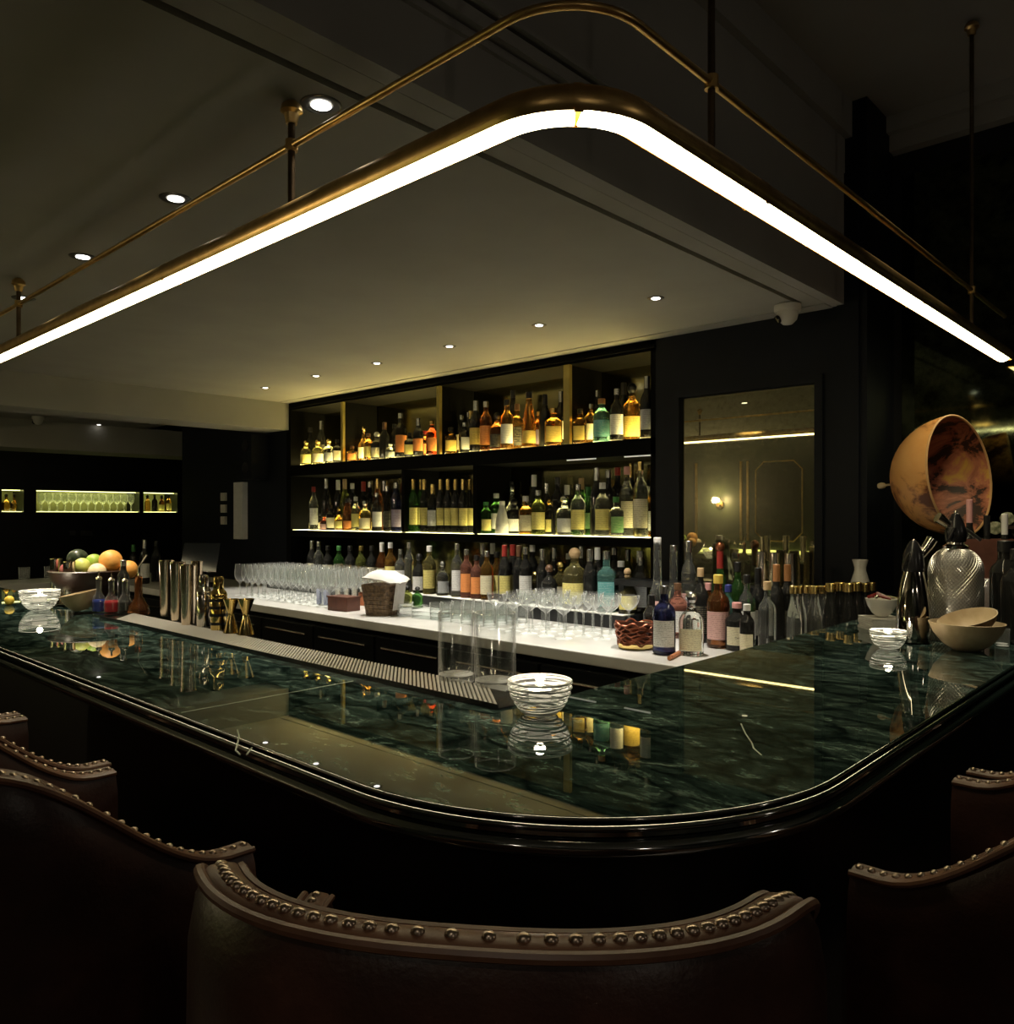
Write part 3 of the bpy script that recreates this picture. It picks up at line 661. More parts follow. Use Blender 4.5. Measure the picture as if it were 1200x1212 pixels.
# lettering helper
def text(s, size, parent, loc, rot, m, name='lettering', ext=.0004):
    cu = bpy.data.curves.new(name, 'FONT'); cu.body = s; cu.size = size; cu.extrude = ext; cu.align_x = 'CENTER'; cu.align_y = 'CENTER'
    to = bpy.data.objects.new('tmp_text', cu); col.objects.link(to)
    dg = bpy.context.evaluated_depsgraph_get(); me = bpy.data.meshes.new_from_object(to.evaluated_get(dg)); bpy.data.objects.remove(to)
    me.materials.clear(); me.materials.append(m)
    o = ob(name, me, parent, loc, rot); return o
for o in list(col.objects):
    if o.get('label','').startswith('black round-shouldered bottle without label') and o.location.z < 1 and abs(depth(o.location)-0) > 0 and o.scale.x > .04:
        k = CX + F*(o.location.x*FY - o.location.y*FX)/depth(o.location)
        if 725 < k < 745:
            t_ = text('BULLDOG', .018, None, (0,0,0), (R(90),0,0), CP['white'])
            t_.parent = o; t_.scale = (1/o.scale.x, 1/o.scale.z, 1/o.scale.y); t_.location = (0, -1.03, .40)
            o['label'] = 'black bottle with white lettering between the teal bottle and round golden one'

# ------------------------------------------------------------------ glasses
def glass_mesh(name, prof, mt, n=18): return MB().lathe(prof, n).mesh(name, mt)
wine_g = glass_mesh('wine_glass', [(0,.003),(.034,.001),(.035,.003),(.01,.007),(.0045,.015),(.004,.085),(.010,.095),(.026,.110),(.037,.135),(.039,.160),(.034,.195),(.0315,.218),(.0325,.219)], M_thin)
coupe_g = glass_mesh('coupe_glass', [(0,.003),(.036,.001),(.037,.003),(.01,.006),(.0045,.015),(.004,.10),(.008,.106),(.03,.122),(.043,.142),(.048,.165),(.0485,.172),(.0475,.172)], M_thin, 22)
tumb_g = glass_mesh('tumbler_glass', [(0,.001),(.032,0),(.034,.004),(.0365,.09),(.0355,.09),(.033,.012),(0,.010)], M_thin, 18)
cnt = 0
GX0 = atY(283, 2.79).x
for j in range(5):
    for i in range(14):
        X = GX0 + i*.083; Y = 2.80 + j*.085
        o = ob('wine_glass', wine_g, loc=(X + random.uniform(-.003,.003), Y + random.uniform(-.003,.003), MT+.0005)); placed.append((Vector((X,Y,MT)), .04, MT))
        tag(o, 'stemmed wine glass left on the marble, %s row from front, %s from left' % (ORD[j], ORD[i]), 'wine glass', 'wine glasses on the back counter')
c0 = atZ(672, 757, MT)
for j in range(4):
    for i in range(6):
        X = c0.x - .44 + i*.104 + (j % 2)*.03; Y = c0.y + .0 + j*.107
        if i == 5 and j == 0: continue
        o = ob('coupe_glass', coupe_g, loc=(X, Y, MT+.0005), rot=random.random()); o.scale = (1.06,1.06,1.06); placed.append((Vector((X,Y,MT)), .049, MT))
        tag(o, 'coupe glass left of copper basket, %s row from front, %s from left' % (ORD[j], ORD[i]), 'coupe glass', 'coupe glasses on the back counter')
# tumblers
for j in range(4):
    for i in range(9):
        p = atZ(470, 729, MT); X = p.x + .27 + i*.08; Y = p.y + .05 + j*.08
        if not free(Vector((X,Y,MT)), .037, MT): continue
        o = ob('tumbler_glass', tumb_g, loc=(X, Y, MT+.0005)); placed.append((Vector((X,Y,MT)), .037, MT))
        tag(o, 'straight clear tumbler left of the coupes, %s row from front, %s from left' % (ORD[j], ORD[i]), 'tumbler', 'tumblers on the back counter')
# a second tier of upturned stemmed glasses standing deeper
# two mixing glasses on the green counter
def mixing(px, py, h_px, w_px, label):
    p = atZ(px, py, CT); Rr = w_px*depth(p)/F/2; H = h_px*depth(p)/F*1.0
    o = ob('mixing_glass', MB().lathe([(Rr-.001,.018),(Rr,.022),(Rr,H-.001),(Rr-.001,H),(Rr-.0028,H),(Rr-.0032,H-.002),(Rr-.0032,.03),(Rr-.010,.022),(0,.019)], 40), loc=(p.x,p.y,CT+.0005), mat=M_thinclear)
    ob('thick_base', MB().lathe([(0,0),(Rr-.005,0),(Rr-.001,.004),(Rr-.0005,.0185),(0,.0185)], 40), o, mat=thin('heavy_glass_base', (.97,.98,.98), .16, 1.6, .8))  # extra white diffuse paints the refracted sparkle into the base
    ob('rim', MB().tube([((Rr-.0016)*math.cos(a*math.tau/40),(Rr-.0016)*math.sin(a*math.tau/40),H) for a in range(40)], .0011, 6, closed=True), o, mat=M_thin); tag(o, label, 'glass', 'two empty glasses on the counter'); return o
mixing(540, 808, 84, 43, 'tall clear empty glass, left of the pair beside the candle bowl')
mixing(586, 815, 90, 49, 'tall clear empty glass, right of the pair, touching side of candle bowl')
# swirl crystal candle bowls
def swirl(px, py, w_px, label, seedv, lit=True):
    rnd = random.Random(seedv)
    p = atZ(px, py, CT); Rr = w_px*depth(p)/F/2; H = Rr*1.06
    pr = []
    for i in range(9):
        a = i/8; pr.append((Rr*(.42 + .58*math.sin(a*math.pi/2)**1.0), H*(a**1.35)))
    out = [(0,0)] + pr; inn = [(Rr*.93*math.cos(a_)**.8 if False else Rr*.90*math.sqrt(max(0,1-((1-t)**2))), H*(.30+.70*t)) for t in (1,.8,.6,.4,.2,.08) for a_ in (0,)] + [(0,H*.30)]
    o = ob('candle_bowl', MB().lathe(out + [(Rr*.96,H*1.01)] + inn, 40), loc=(p.x,p.y,CT+.0005), mat=M_thinlines); tag(o, label, 'candle bowl', 'swirled crystal candle bowls')
    sw = MB()
    for k in range(15):
        zb_ = H*(.04+.065*k); ph = rnd.random()*6.28; amp = H*rnd.uniform(.01,.05); th = rnd.uniform(.0006,.0017); pts = []
        L0 = rnd.uniform(0,6.28); span = rnd.uniform(4.2,6.28)
        for q in range(41):
            a = L0 + span*q/40; z = max(.002, min(H, zb_ + amp*math.sin(a+ph) + .4*amp*math.sin(2*a+ph)))
            t = (z/H)**(1/1.35); r = Rr*(.42+.58*math.sin(t*math.pi/2)) + .0006
            pts.append((r*math.cos(a), r*math.sin(a), z))
        rr = [th*math.sin(math.pi*min(1,max(.08,q/40)))**.5 + .0003 for q in range(41)]
        sw.tube(pts, rr, 5)
    sw.tube([(Rr*math.cos(a*6.283/40), Rr*math.sin(a*6.283/40), H) for a in range(40)], .0016, 5, closed=True)
    ob('swirl_band', sw, o, mat=M_swirl)
    c_ = tag(ob('tealight', MB().lathe([(0,0),(Rr*.34,0),(Rr*.38,H*.32),(Rr*.33,H*.34),(0,H*.30)], 24), loc=(p.x,p.y,CT+H*.42), mat=M_wax), 'white tealight burning inside the ' + label.split(',')[0], 'candle', 'tealights in crystal bowls')
    ob('flame', MB().lathe([(0,H*.30),(.0035,H*.36),(.0045,H*.42),(.002,H*.53),(0,H*.6)], 10), c_, mat=M_flame)
    ld = bpy.data.lights.new('flame_light', 'POINT'); ld.energy = .35; ld.color = (1,.85,.62); ld.shadow_soft_size = .01
    lo = bpy.data.objects.new('flame_light', ld); col.objects.link(lo); lo.parent = c_; lo.location = (0,0,H*.62)
swirl(639, 845, 75, 'swirled crystal candle bowl in the middle of the green counter, near the two glasses', 3)
swirl(47, 722, 43, 'swirled crystal candle bowl at the left end, beside the fruit bowl', 5)
swirl(1051, 768, 40, 'swirled crystal candle bowl at right, in front of the napkin stack', 8)

# ------------------------------------------------------------------ shaker group on the bar mat
def tin(px, py, h_px, w_px, label, m=M_steel, z=CT+.0095, inv=False, grp='metal shaker tins', nm='shaker_tin', p=None, cat='shaker tin'):
    p = p or atZ(px, py, z); H = h_px*depth(p)/F; Rr = w_px*depth(p)/F/2
    pr = [(0,0),(Rr*.78,0),(Rr*.80,.006),(Rr*.97,H*.96),(Rr*1.0,H*.975),(Rr,H),(Rr*.96,H),(Rr*.9,H*.9),(Rr*.76,.01),(0,.008)]
    if inv: pr = [(r, H-zz) for r, zz in pr][::-1]
    o = ob(nm, MB().lathe(pr, 28), loc=(p.x,p.y,z), mat=m); tag(o, label, cat, grp); return o
tin(197, 729, 66, 17, 'tall polished steel shaker tin, leftmost of the group on the bar mat', M_warmsteel)
tin(210.5, 734, 69, 18, 'tall polished steel shaker tin, second from left on the bar mat', M_warmsteel)
tin(222.5, 739, 71, 18.5, 'tall polished steel shaker tin, third and nearest on the bar mat', M_warmsteel)
tin(233, 726, 62, 13, 'slim steel tin standing behind the tall shaker tins', M_warmsteel)
def cobbler(px, py, h_px, w_px, m, label, deco=False):
    z = CT+.0095; p = atZ(px, py, z); H = h_px*depth(p)/F; Rr = w_px*depth(p)/F/2
    o = ob('cocktail_shaker', MB().lathe([(0,0),(Rr*.84,0),(Rr*.88,.004),(Rr,H*.60),(Rr*.97,H*.61),(0,H*.61)], 30), loc=(p.x,p.y,z), mat=m)
    ob('strainer_top', MB().lathe([(0,H*.61),(Rr*1.0,H*.61),(Rr*1.0,H*.66),(Rr*.9,H*.70),(Rr*.62,H*.76),(0,H*.76)], 30), o, mat=m)
    ob('lid', MB().lathe([(0,H*.76),(Rr*.58,H*.76),(Rr*.62,H*.78),(Rr*.60,H*.95),(Rr*.52,H),(0,H)], 30), o, mat=m)
    if deco:
        d = MB()
        for k in range(4):
            zz = H*(.10+.14*k) if k else H*.08
            for i in range(12):
                a = i*math.tau/12; M = Matrix.Rotation(a,4,'Z') @ Matrix.Translation((0,-Rr*(.885+.12*zz/H/.6)-.0008,zz+.006)); d.box(-.006,.006,-.001,.001,-.004,.004,0,M)
        ob('etched_pattern', d, o, mat=M_plasticb)
    tag(o, label, 'cocktail shaker')
cobbler(241, 741, 61, 18, M_steel, 'brushed silver three-piece cocktail shaker beside the gold patterned one')
cobbler(258.5, 745, 63, 20, M_gold, 'gold cocktail shaker with etched dark pattern, between silver shaker and jiggers', True)
def jigger(px, py, h_px, w_px, label):
    z = CT+.0095; p = atZ(px, py, z); H = h_px*depth(p)/F; Rr = w_px*depth(p)/F/2
    pr = [(0,.003),(Rr*.9,0),(Rr,.001),(Rr*.38,H*.52),(Rr*.36,H*.56),(Rr*.42,H*.60),(Rr*1.02,H),(Rr*.98,H),(Rr*.32,H*.63),(0,H*.62)]
    tag(ob('jigger', MB().lathe(pr, 28), loc=(p.x,p.y,z), mat=M_gold), label, 'jigger', 'two gold jiggers')
jigger(273.5, 749, 40, 18, 'gold hourglass jigger on the bar mat, left of the pair')
jigger(291, 751, 42, 19, 'gold hourglass jigger on the bar mat, right of the pair')

# ------------------------------------------------------------------ fruit bowl group
def sphere_prof(r, sz=1, n=12): return [(r*math.sin(math.pi*i/n), r*sz*(1-math.cos(math.pi*i/n))) for i in range(n+1)]
def fruit(nm, px, py, D, r, m, label, sz=1, rot=(0,0,0)):
    k = ray(px); p = Vector((D*(FX+FY*k), D*(FY-FX*k), CZ-(py-HY)*D/F-r*sz))
    tag(ob(nm, MB().lathe(sphere_prof(r, sz), 20), loc=p, rot=rot, mat=m), label, 'fruit', 'fruit in the wooden bowl'); return p
fb = atZ(107, 714, CT); Db = depth(fb); Rb = 45*Db/F
tag(ob('fruit_bowl', MB().lathe([(0,0),(Rb*.40,0),(Rb*.45,.006),(Rb*.72,.045),(Rb*.93,.085),(Rb,.118),(Rb*.96,.122),(Rb*.90,.10),(Rb*.68,.055),(Rb*.4,.02),(0,.016)], 40), loc=(fb.x,fb.y,CT+.0125), mat=M_darkwood),
    'wide dark wooden bowl heaped with citrus fruit on the left counter', 'bowl')
tag(ob('serving_plate', MB().lathe([(0,0),(Rb*.7,0),(Rb*.95,.008),(Rb*.95,.0105),(Rb*.7,.004),(0,.003)], 36), loc=(fb.x,fb.y,CT+.001), mat=M_steel), 'steel plate under the dark wooden fruit bowl', 'plate')
MO = mottled('orange_skin', (.85,.42,.10), (.80,.36,.08), 60, .45, .2); ML = mottled('lime_skin', (.30,.50,.06), (.42,.58,.10), 30, .4, .1)
MY = mottled('pale_lime_skin', (.55,.62,.14), (.65,.68,.2), 30, .4, .1); MP = mottled('plum_skin', (.45,.12,.12), (.55,.2,.15), 20, .35)
MW = mottled('pale_citrus', (.80,.66,.40), (.85,.72,.45), 30, .5, .1); MG = mottled('dark_melon', (.02,.035,.02), (.08,.1,.06), 30, .3)
fruit('orange', 131, 664, Db-.02, .044, MO, 'large orange on top of the fruit bowl')
fruit('lime', 111, 665, Db+.03, .032, ML, 'bright green lime behind the pale one in the fruit bowl')
fruit('lime', 97, 670, Db-.03, .032, MY, 'pale yellow-green lime at the centre front of the fruit bowl')
fruit('plum', 80, 675, Db-.03, .030, MP, 'dark pink fruit at the left of the fruit bowl')
fruit('grapefruit', 115, 677, Db-.07, .034, MW, 'pale yellow citrus under the large orange')
fruit('orange', 152, 674, Db-.00, .036, MO, 'smaller orange at the right edge of the fruit bowl')
fruit('melon', 92, 662, Db+.09, .042, MG, 'dark round fruit at the back of the fruit bowl')
fruit('lemon', 128, 690, Db+.02, .035, MY, 'yellow lemon low in the fruit bowl under the large orange')
fruit('lemon', 104, 690, Db+.04, .034, MY, 'yellow lemon low in the middle of the fruit bowl')
# wooden half-shell bowls
def dishbowl(p, r, h, m_out, m_in, label, rot=(0,0,0), nm='wooden_bowl', grp=None):
    o = ob(nm, MB().lathe([(0,0),(r*.35,0),(r*.62,h*.22),(r*.88,h*.62),(r,h)], 32), loc=p, rot=rot, mat=m_out)
    ob('inner_lining', MB().lathe([(r,h),(r*.965,h*1.01),(r*.85,h*.66),(r*.6,h*.28),(r*.33,h*.07),(0,h*.05)], 32), o, mat=m_in)
    tag(o, label, 'bowl', grp); return o
p = atZ(97, 726, CT)
dishbowl(p + Vector((0,0,.012)), .060, .062, M_wood, M_wood, 'small pale wooden bowl in front of the fruit bowl', (R(10),R(-6),0))
# bitters dasher bottles on a small tray
p0 = atZ(110, 728, CT); p1 = atZ(158, 733, CT)
tr_ = tag(ob('bitters_tray', MB().box(-.085,.085,-.035,.035,0,.005), loc=atZ(135,729,CT+.001), rot=R(4), mat=M_steel), 'small polished tray holding the bitters bottles', 'tray')
das = MB().lathe([(0,0),(.85,0),(1,.03),(1,.26),(.85,.36),(.45,.46),(.38,.52),(.40,.80),(0,.80)], 20).mesh('dasher_bottle', M_glass)
liq = MB().lathe([(0,.01),(.84,.01),(.985,.035),(.985,.25),(.9,.31),(0,.31)], 20).mesh('liquid', M_glass)
stp = MB().lathe([(0,.80),(.46,.80),(.46,.84),(.15,.88),(.10,1.0),(0,1.0)], 14).mesh('dasher_top', M_steel)
for px, py, h, w_, gm, lab in ((117,724,48,15,'blue','small dasher bottle of dark blue liquid, leftmost on the bitters tray'),
      (132,725,47,16,'red','small dasher bottle of red liquid, second on the bitters tray'),
      (148,725,46,15,'dark','small dasher bottle of black liquid, third on the bitters tray')):
    p = atZ(px, py, CT+.0065); d = depth(p)
    o = tag(ob('dasher_bottle', das, loc=p), lab, 'bitters bottle', 'bitters bottles on the left counter'); o.scale = (w_*d/F/2, w_*d/F/2, h*d/F); setmat(o, M_thinlines)
    l = ob('liquid', liq, o); setmat(l, {'blue':mat('blue_liquid',(.01,.03,.25),.1),'red':mat('red_liquid',(.45,.01,.02),.1),'dark':mat('dark_liquid',(.01,.008,.008),.1)}[gm]); ob('dasher_top', stp, o)
bt = bottle(atZ(146, 722, CT), .185, .021, 'slim', 'dark', None, 'silver', 'slim dark bottle with steel top standing behind the dasher bottles', 'bitters bottles on the left counter', nm='bitters_bottle')
p = atZ(164, 727, CT); d = depth(p)
o = tag(ob('oil_cruet', MB().lathe([(0,0),(.036,0),(.038,.008),(.032,.03),(.014,.06),(.012,.135),(0,.137)], 22), loc=p, mat=BG['brown']), 'dark conical cruet with angled steel pouring spout, right of the bitters', 'cruet')
ob('spout', MB().tube([(0,0,.135),(0,0,.165),(.022,.012,.20),(.03,.016,.21)], .003, 8), o, mat=M_steel)
# lemon twist and small items at the far left
p = atZ(11, 716, CT)
tag(ob('lemon_wedge', MB().lathe(sphere_prof(.018), 14), loc=p, mat=mat('lemon', (.85,.6,.08), .5)), 'small yellow lemon piece at the left edge of the counter', 'fruit')
def carafe(p, H, Rr, label):
    o = ob('measuring_beaker', MB().lathe([(0,0),(Rr,0),(Rr,.006),(Rr*.55,H*.4),(Rr*.42,H*.6),(Rr*.5,H*.97),(Rr*.55,H),(0,H)], 22), loc=p, mat=M_steel); tag(o, label, 'beaker')
carafe(atZ(62, 712, CT) + Vector((-.02,.06,0)), .135, .055, 'flared steel beaker between crystal candle bowl and fruit bowl')
for i, (px, Y, lab) in enumerate(((66, 1.62,'left of the pair'),(80, 1.66,'right of the pair'))):
    pass
tin(66, 0, 52, 13, 'polished metal tin behind the fruit bowl, left of the pair', z=CT+.001, p=atY(66, 1.10, CT+.001))
tin(82, 0, 52, 14, 'polished metal tin behind the fruit bowl, right of the pair', z=CT+.001, p=atY(82, 1.10, CT+.001))

# items on the left end of the back counter / return
for px, lab in ((8,'leftmost'),(26,'second from left'),(40,'third from left')):
    p = atY(px, {8:2.2,26:2.4,40:2.7}[px], MT)
    o = ob('tumbler_glass', tumb_g, loc=(max(-7.8, min(p.x,-7.4)), p.y, MT+.0005)); o.scale = (1.2,1.2,1.2); tag(o, 'clear tumbler on the far left return counter, ' + lab, 'tumbler', 'tumblers on the return counter')
bottle(atY(171, 2.75, MT+.0005), .36, .04, 'wine', 'dark', 'white', 'silver', 'dark wine bottle with white label standing far left behind the shaker tins', None)
bottle(atY(158, 2.9, MT+.0005), .30, .04, 'wine', 'dark', None, 'green', 'dark green wine bottle left of the white-labelled one', None)
bottle(atY(185, 2.9, MT+.0005), .34, .042, 'spirit', 'dark', None, 'black', 'black bottle right of the white-labelled wine bottle far left', None)
# POS screen
p = atY(240, 2.95, MT)
pos = tag(ob('pos_terminal', MB().box(-.10,.10,-.06,.06,0,.03).box(-.02,.02,-.01,.01,.03,.14), loc=p, rot=R(35), mat=M_plasticb), 'black point of sale touch screen left of the wine glasses', 'till')
ob('screen', MB().box(-.15,.15,-.012,.012,-.115,.115), pos, (0,-.03,.23), (R(-18),0,0), M_screen)
# speaker, papers and fittings on the back wall left of shelving
p = atY(312, WY, 0); zt_ = CZ + pxh(610-516, p); zb_ = CZ + pxh(610-568, p)
sp = tag(ob('wall_speaker', MB().box(p.x-.085,p.x+.085,WY-.16,WY-.001,zb_,zt_), mat=M_navy), 'dark box loudspeaker high on the wall left of the bottle shelves', 'speaker')
for zz in (.25,.75):
    ob('driver', MB().lathe([(0,0),(.045,0),(.05,.006),(.04,.008),(0,.002)], 20, M=Matrix.Translation((p.x,WY-.161,zb_+(zt_-zb_)*zz)) @ Matrix.Rotation(R(90),4,'X')), sp, mat=M_plasticb)
p = atY(289, WY, 0); 
tag(ob('wall_panel', MB().box(p.x-.09,p.x+.06,WY-.05,WY-.001,CZ+pxh(610-638,p),CZ+pxh(610-571,p)), mat=M_paper), 'pale grey vertical panel on the wall left of the bottle shelves', 'wall panel')
for i, yy in enumerate((588,602,616)):
    p = atY(266, WY, 0); z = CZ + pxh(610-yy, p)
    tag(ob('socket_plate', MB().box(p.x-.04,p.x+.04,WY-.02,WY-.001,z-.035,z+.035), mat=M_plasticw), 'small pale wall box beside the grey panel, %s from the top' % ORD[i], 'switch box', 'wall boxes beside the grey panel')
p = atY(334, WY-.02, 0)
tag(ob('conduit', MB().box(p.x-.02,p.x+.02,WY-.06,WY-.02,2.13,CE-.006), mat=M_plaster), 'pale vertical conduit where the ceiling beam meets the shelving', 'conduit')
# security cameras
def dome(px, py, label, s=1.0):
    p = atZ(px, py, CE-.005)
    o = tag(ob('security_camera', MB().lathe([(0,0),(.055,0),(.055,-.022),(.050,-.03),(0,-.03)][::-1], 26), loc=p, mat=M_plasticw), label, 'security camera', 'dome cameras'); o.scale = (s,s,s)
    ob('dome', MB().lathe([(0,-.085),(.02,-.08),(.038,-.062),(.046,-.03),(0,-.03)], 26), o, mat=M_plasticw)
    ob('camera_eye', MB().lathe([(0,0),(.018,0),(.016,.012),(0,.014)], 16), o, (-.026,-.028,-.058), (R(120),0,R(-45)), M_plasticb)
dome(932, 361.5, 'white dome security camera on the ceiling above the wall mirror')
dome(45, 493, 'small white dome camera on the far left ceiling beyond the beam', .9)

# far left wall: lit niches with glasses
fx = FARX + .30
far = MB()
ya, yb = atX(-20, fx).y, atX(232, fx).y
nz0, nz1 = 1.49, 1.74
far.box(FARX-.1, fx, FWY, 6, 0, nz0); far.box(FARX-.1, fx, FWY, 6, nz1, CE)
ns = [(2,28),(43,165),(170,210)]
cuty = [FWY] + [c_ for a, b in ns for c_ in (atX(a, fx).y, atX(b, fx).y)] + [6]
for i in range(0, len(cuty), 2): far.box(FARX-.1, fx, cuty[i], cuty[i+1], nz0, nz1)
struct('wall_far_niche', far, M_black)
for k, (a, b) in enumerate(ns):
    y0_, y1_ = atX(a, fx).y, atX(b, fx).y
    nn = tag(ob('niche_light', MB().box(FARX-.09, FARX-.07, y0_+.01, y1_-.01, nz0+.01, nz1-.01), mat=mat('niche_back', (.6,.6,.3), .5)), 'yellow lit niche panel in the far left wall, %s from the left' % ORD[k], 'lit niche', 'far wall niches')
    ob('light_strip', MB().box(fx-.14, fx-.02, y0_+.01, y1_-.01, nz0+.0005, nz0+.004), nn, mat=M_niche)
    ob('light_strip', MB().box(fx-.14, fx-.09, y0_+.01, y1_-.01, nz1-.008, nz1-.002), nn, mat=M_niche)
i = 0; y_ = atX(47, fx).y + .03
while y_ < atX(163, fx).y - .04:
    o = ob('stemmed_glass', wine_g, loc=(fx-.07, y_, nz0+.005)); tag(o, 'stemmed glass in the long lit far niche, front row, %s from left' % ORD[i], 'glass', 'glasses in the far niche')
    o = ob('stemmed_glass', wine_g, loc=(fx-.16, y_+.04, nz0+.005)); tag(o, 'stemmed glass in the long lit far niche, back row, %s from left' % ORD[i], 'glass', 'glasses in the far niche')
    y_ += .085; i += 1
i = 0; y_ = atX(173, fx).y + .05
while y_ < atX(208, fx).y - .04:
    bottle(Vector((fx-.08, y_, nz0+.005)), .22, .036, 'spirit' if i % 2 else 'squat', ('amber','dark','brown')[i % 3], 'yellow' if i > 1 else None, 'black', 'small bottle in the right niche of the far left wall, %s from left' % ORD[i], 'bottles in the far niche')
    y_ += .09; i += 1
for i, a in enumerate((10, 19)):
    bottle(Vector((fx-.08, atX(a, fx).y, nz0+.005)), .20, .05 - .02*i, 'round', 'amber', None, 'black', 'amber bottle in the small leftmost lit niche, %s' % ('left one' if i == 0 else 'right one'), 'bottles in the far niche')
for px in (86, 99, 106):
    p = atX(px, fx); z = CZ - pxh(631-610, p)
    tag(ob('wall_socket', MB().box(fx+.0005, fx+.01, p.y-.03, p.y+.03, z-.03, z+.03), mat=M_steeld), 'small socket plate below the far niche, ' + {86:'left',99:'middle',106:'right'}[px] + ' one', 'socket', 'sockets on the far wall')

# ------------------------------------------------------------------ back counter middle: tins, basket of napkins, ashtrays, copper basket
for i, (px, h) in enumerate(((401,28),(411,28),(421,29),(431,29))):
    p = atY(px, 3.19, MT+.001); tin(px, 0, 40, 11, 'dark steel tumbler in the row behind the napkin basket, %s from left' % ORD[i], z=MT+.001, p=p, grp='steel tumblers on the back counter', nm='steel_tumbler', cat='tumbler')
    placed.append((p, .03, MT))
for i, px in enumerate((378, 386)):
    p = atZ(px, 715 + i, MT+.001); tin(px, 0, 19, 8, 'small bluish steel cup right of the wine glasses, ' + ('left one' if i == 0 else 'right one'), m=mat('blue_steel', (.35,.38,.5), .15, 1), z=MT+.001, p=p, grp='small steel cups', nm='steel_cup', cat='cup')
p = atZ(407, 722, MT+.0005); 
tag(ob('garnish_box', MB().box(-.085,.085,-.05,.05,0,.075).box(-.09,.09,-.055,.055,.075,.083), loc=p, rot=R(6), mat=M_mahog), 'low reddish-brown box left of the napkin basket', 'box')
p = atZ(421, 717, MT+.0005) + Vector((.01,.06,0))
tag(ob('copper_mug', MB().lathe([(0,0),(.034,0),(.038,.01),(.038,.08),(.036,.08),(.034,.01),(0,.008)], 24), loc=p, mat=M_copper), 'copper mug standing beside the napkin basket', 'mug')
p = atZ(437, 728, MT+.0005) + Vector((.03,.07,0)); s = pxh(1, p)
bk_ = tag(ob('napkin_basket', MB().lathe([(0,0),(16*s,0),(21*s,36*s),(20*s,36*s),(15*s,.006),(0,.005)], 24, 5.0), loc=p, rot=R(20), mat=M_bark), 'square brown woven basket holding white napkins on the back counter', 'basket')
for k in range(7):
    bm2 = MB(); z = 3*s + k*5*s; rr = (16.5 + 4.5*k*5/36)*s
    bm2.lathe([(rr,z-.003),(rr+.003,z),(rr,z+.003)], 24, 5.0); ob('band', bm2, bk_, mat=M_bark)
nm = MB(); rnd = random.Random(4)
def cloth(mb, cx0, cy0, z0, wx, wy, h, seedv, n=12):
    rn = random.Random(seedv); ph = [rn.uniform(0,6.28) for _ in range(4)]; v = []; f = []
    for i in range(n+1):
        for j in range(n+1):
            u, w2 = i/n*2-1, j/n*2-1; e = max(abs(u), abs(w2))
            z = z0 + h*(1-e**2.5) + .009*math.sin(5*u+ph[0])*math.cos(4*w2+ph[1])*(1-.3*e) + .005*abs(math.sin(4*(u-w2)+ph[2]))
            v.append((cx0+u*wx, cy0+w2*wy, z))
    nn = len(v); v += [(a, b, z0-.004 if False else c_-.006) for a, b, c_ in v[:nn]]
    for i in range(n):
        for j in range(n):
            a = i*(n+1)+j; f.append((a, a+n+1, a+n+2, a+1)); f.append((nn+a+1, nn+a+n+2, nn+a+n+1, nn+a))
    for i in range(n):
        for a, b in (((i)*(n+1),(i+1)*(n+1)), ((i+1)*(n+1)+n, i*(n+1)+n), (i+1, i), (n*(n+1)+i, n*(n+1)+i+1)): f.append((a, b, nn+b, nn+a))
    return mb.add(v, f, 0, True)
tag(ob('napkin', cloth(MB(), 0, 0, 37*s, 24*s, 16*s, 9*s, 2), loc=p + Vector((0,0,6*s)), rot=(R(5),R(9),R(30)), mat=M_cloth), 'white cloth napkin heaped on top of the brown woven basket', 'napkin', 'white napkins')
tag(ob('napkin', MB().box(-.002,.001,-11*s,11*s,8*s,40*s).box(.002,.004,-9*s,10*s,14*s,38*s), loc=p + Vector((27*s,.0,0)), rot=(0,R(8),R(20)), mat=M_cloth), 'white folded napkin hanging at the right side of the woven basket', 'napkin', 'white napkins')
# crystal ashtray stack
p = atZ(470, 729, MT+.0005)
for k in range(4):
    o = ob('crystal_dish', MB().lathe([(0,0),(.036,0),(.042,.004),(.044,.018),(.040,.018),(.036,.006),(0,.005)], 12, 4.0, smooth=False), loc=(p.x+.035, p.y+.03, MT+.0005+k*.0195), rot=R(45), mat=M_thinlines)
    tag(o, 'square cut crystal dish in the low stack, %s from the bottom' % ORD[k], 'dish', 'stack of crystal dishes')
p2 = p + Vector((.22,.06,0))
for k in range(3):
    o = ob('clear_tray', MB().box(-.10,.10,-.05,.05,0,.003).box(-.10,-.096,-.05,.05,.003,.02).box(.096,.10,-.05,.05,.003,.02).box(-.096,.096,-.05,-.046,.003,.02).box(-.096,.096,.046,.05,.003,.02), loc=(p2.x, p2.y, MT+.0005+k*.0215), rot=R(8), mat=M_thin)
    tag(o, 'clear glass tray beside the crystal dish stack, %s from the bottom' % ORD[k], 'tray', 'clear trays')
# small jars behind
for i, (px, c_, lab) in enumerate(((482,'olive','squat olive green jar behind the crystal dishes, left one'),(494,'green','squat dark green jar behind the crystal dishes, right one'))):
    p = atY(px, 3.12, MT+.0005); bottle(p, .135, .034, 'squat', c_, None, 'black', lab, 'jars behind the crystal dishes', cat='jar', nm='jar')
for i, (px, yy) in enumerate(((568,2.83),(578,2.83))):
    p = atY(px, yy, MT+.0005)
    if free(p, .03, MT):
        pass
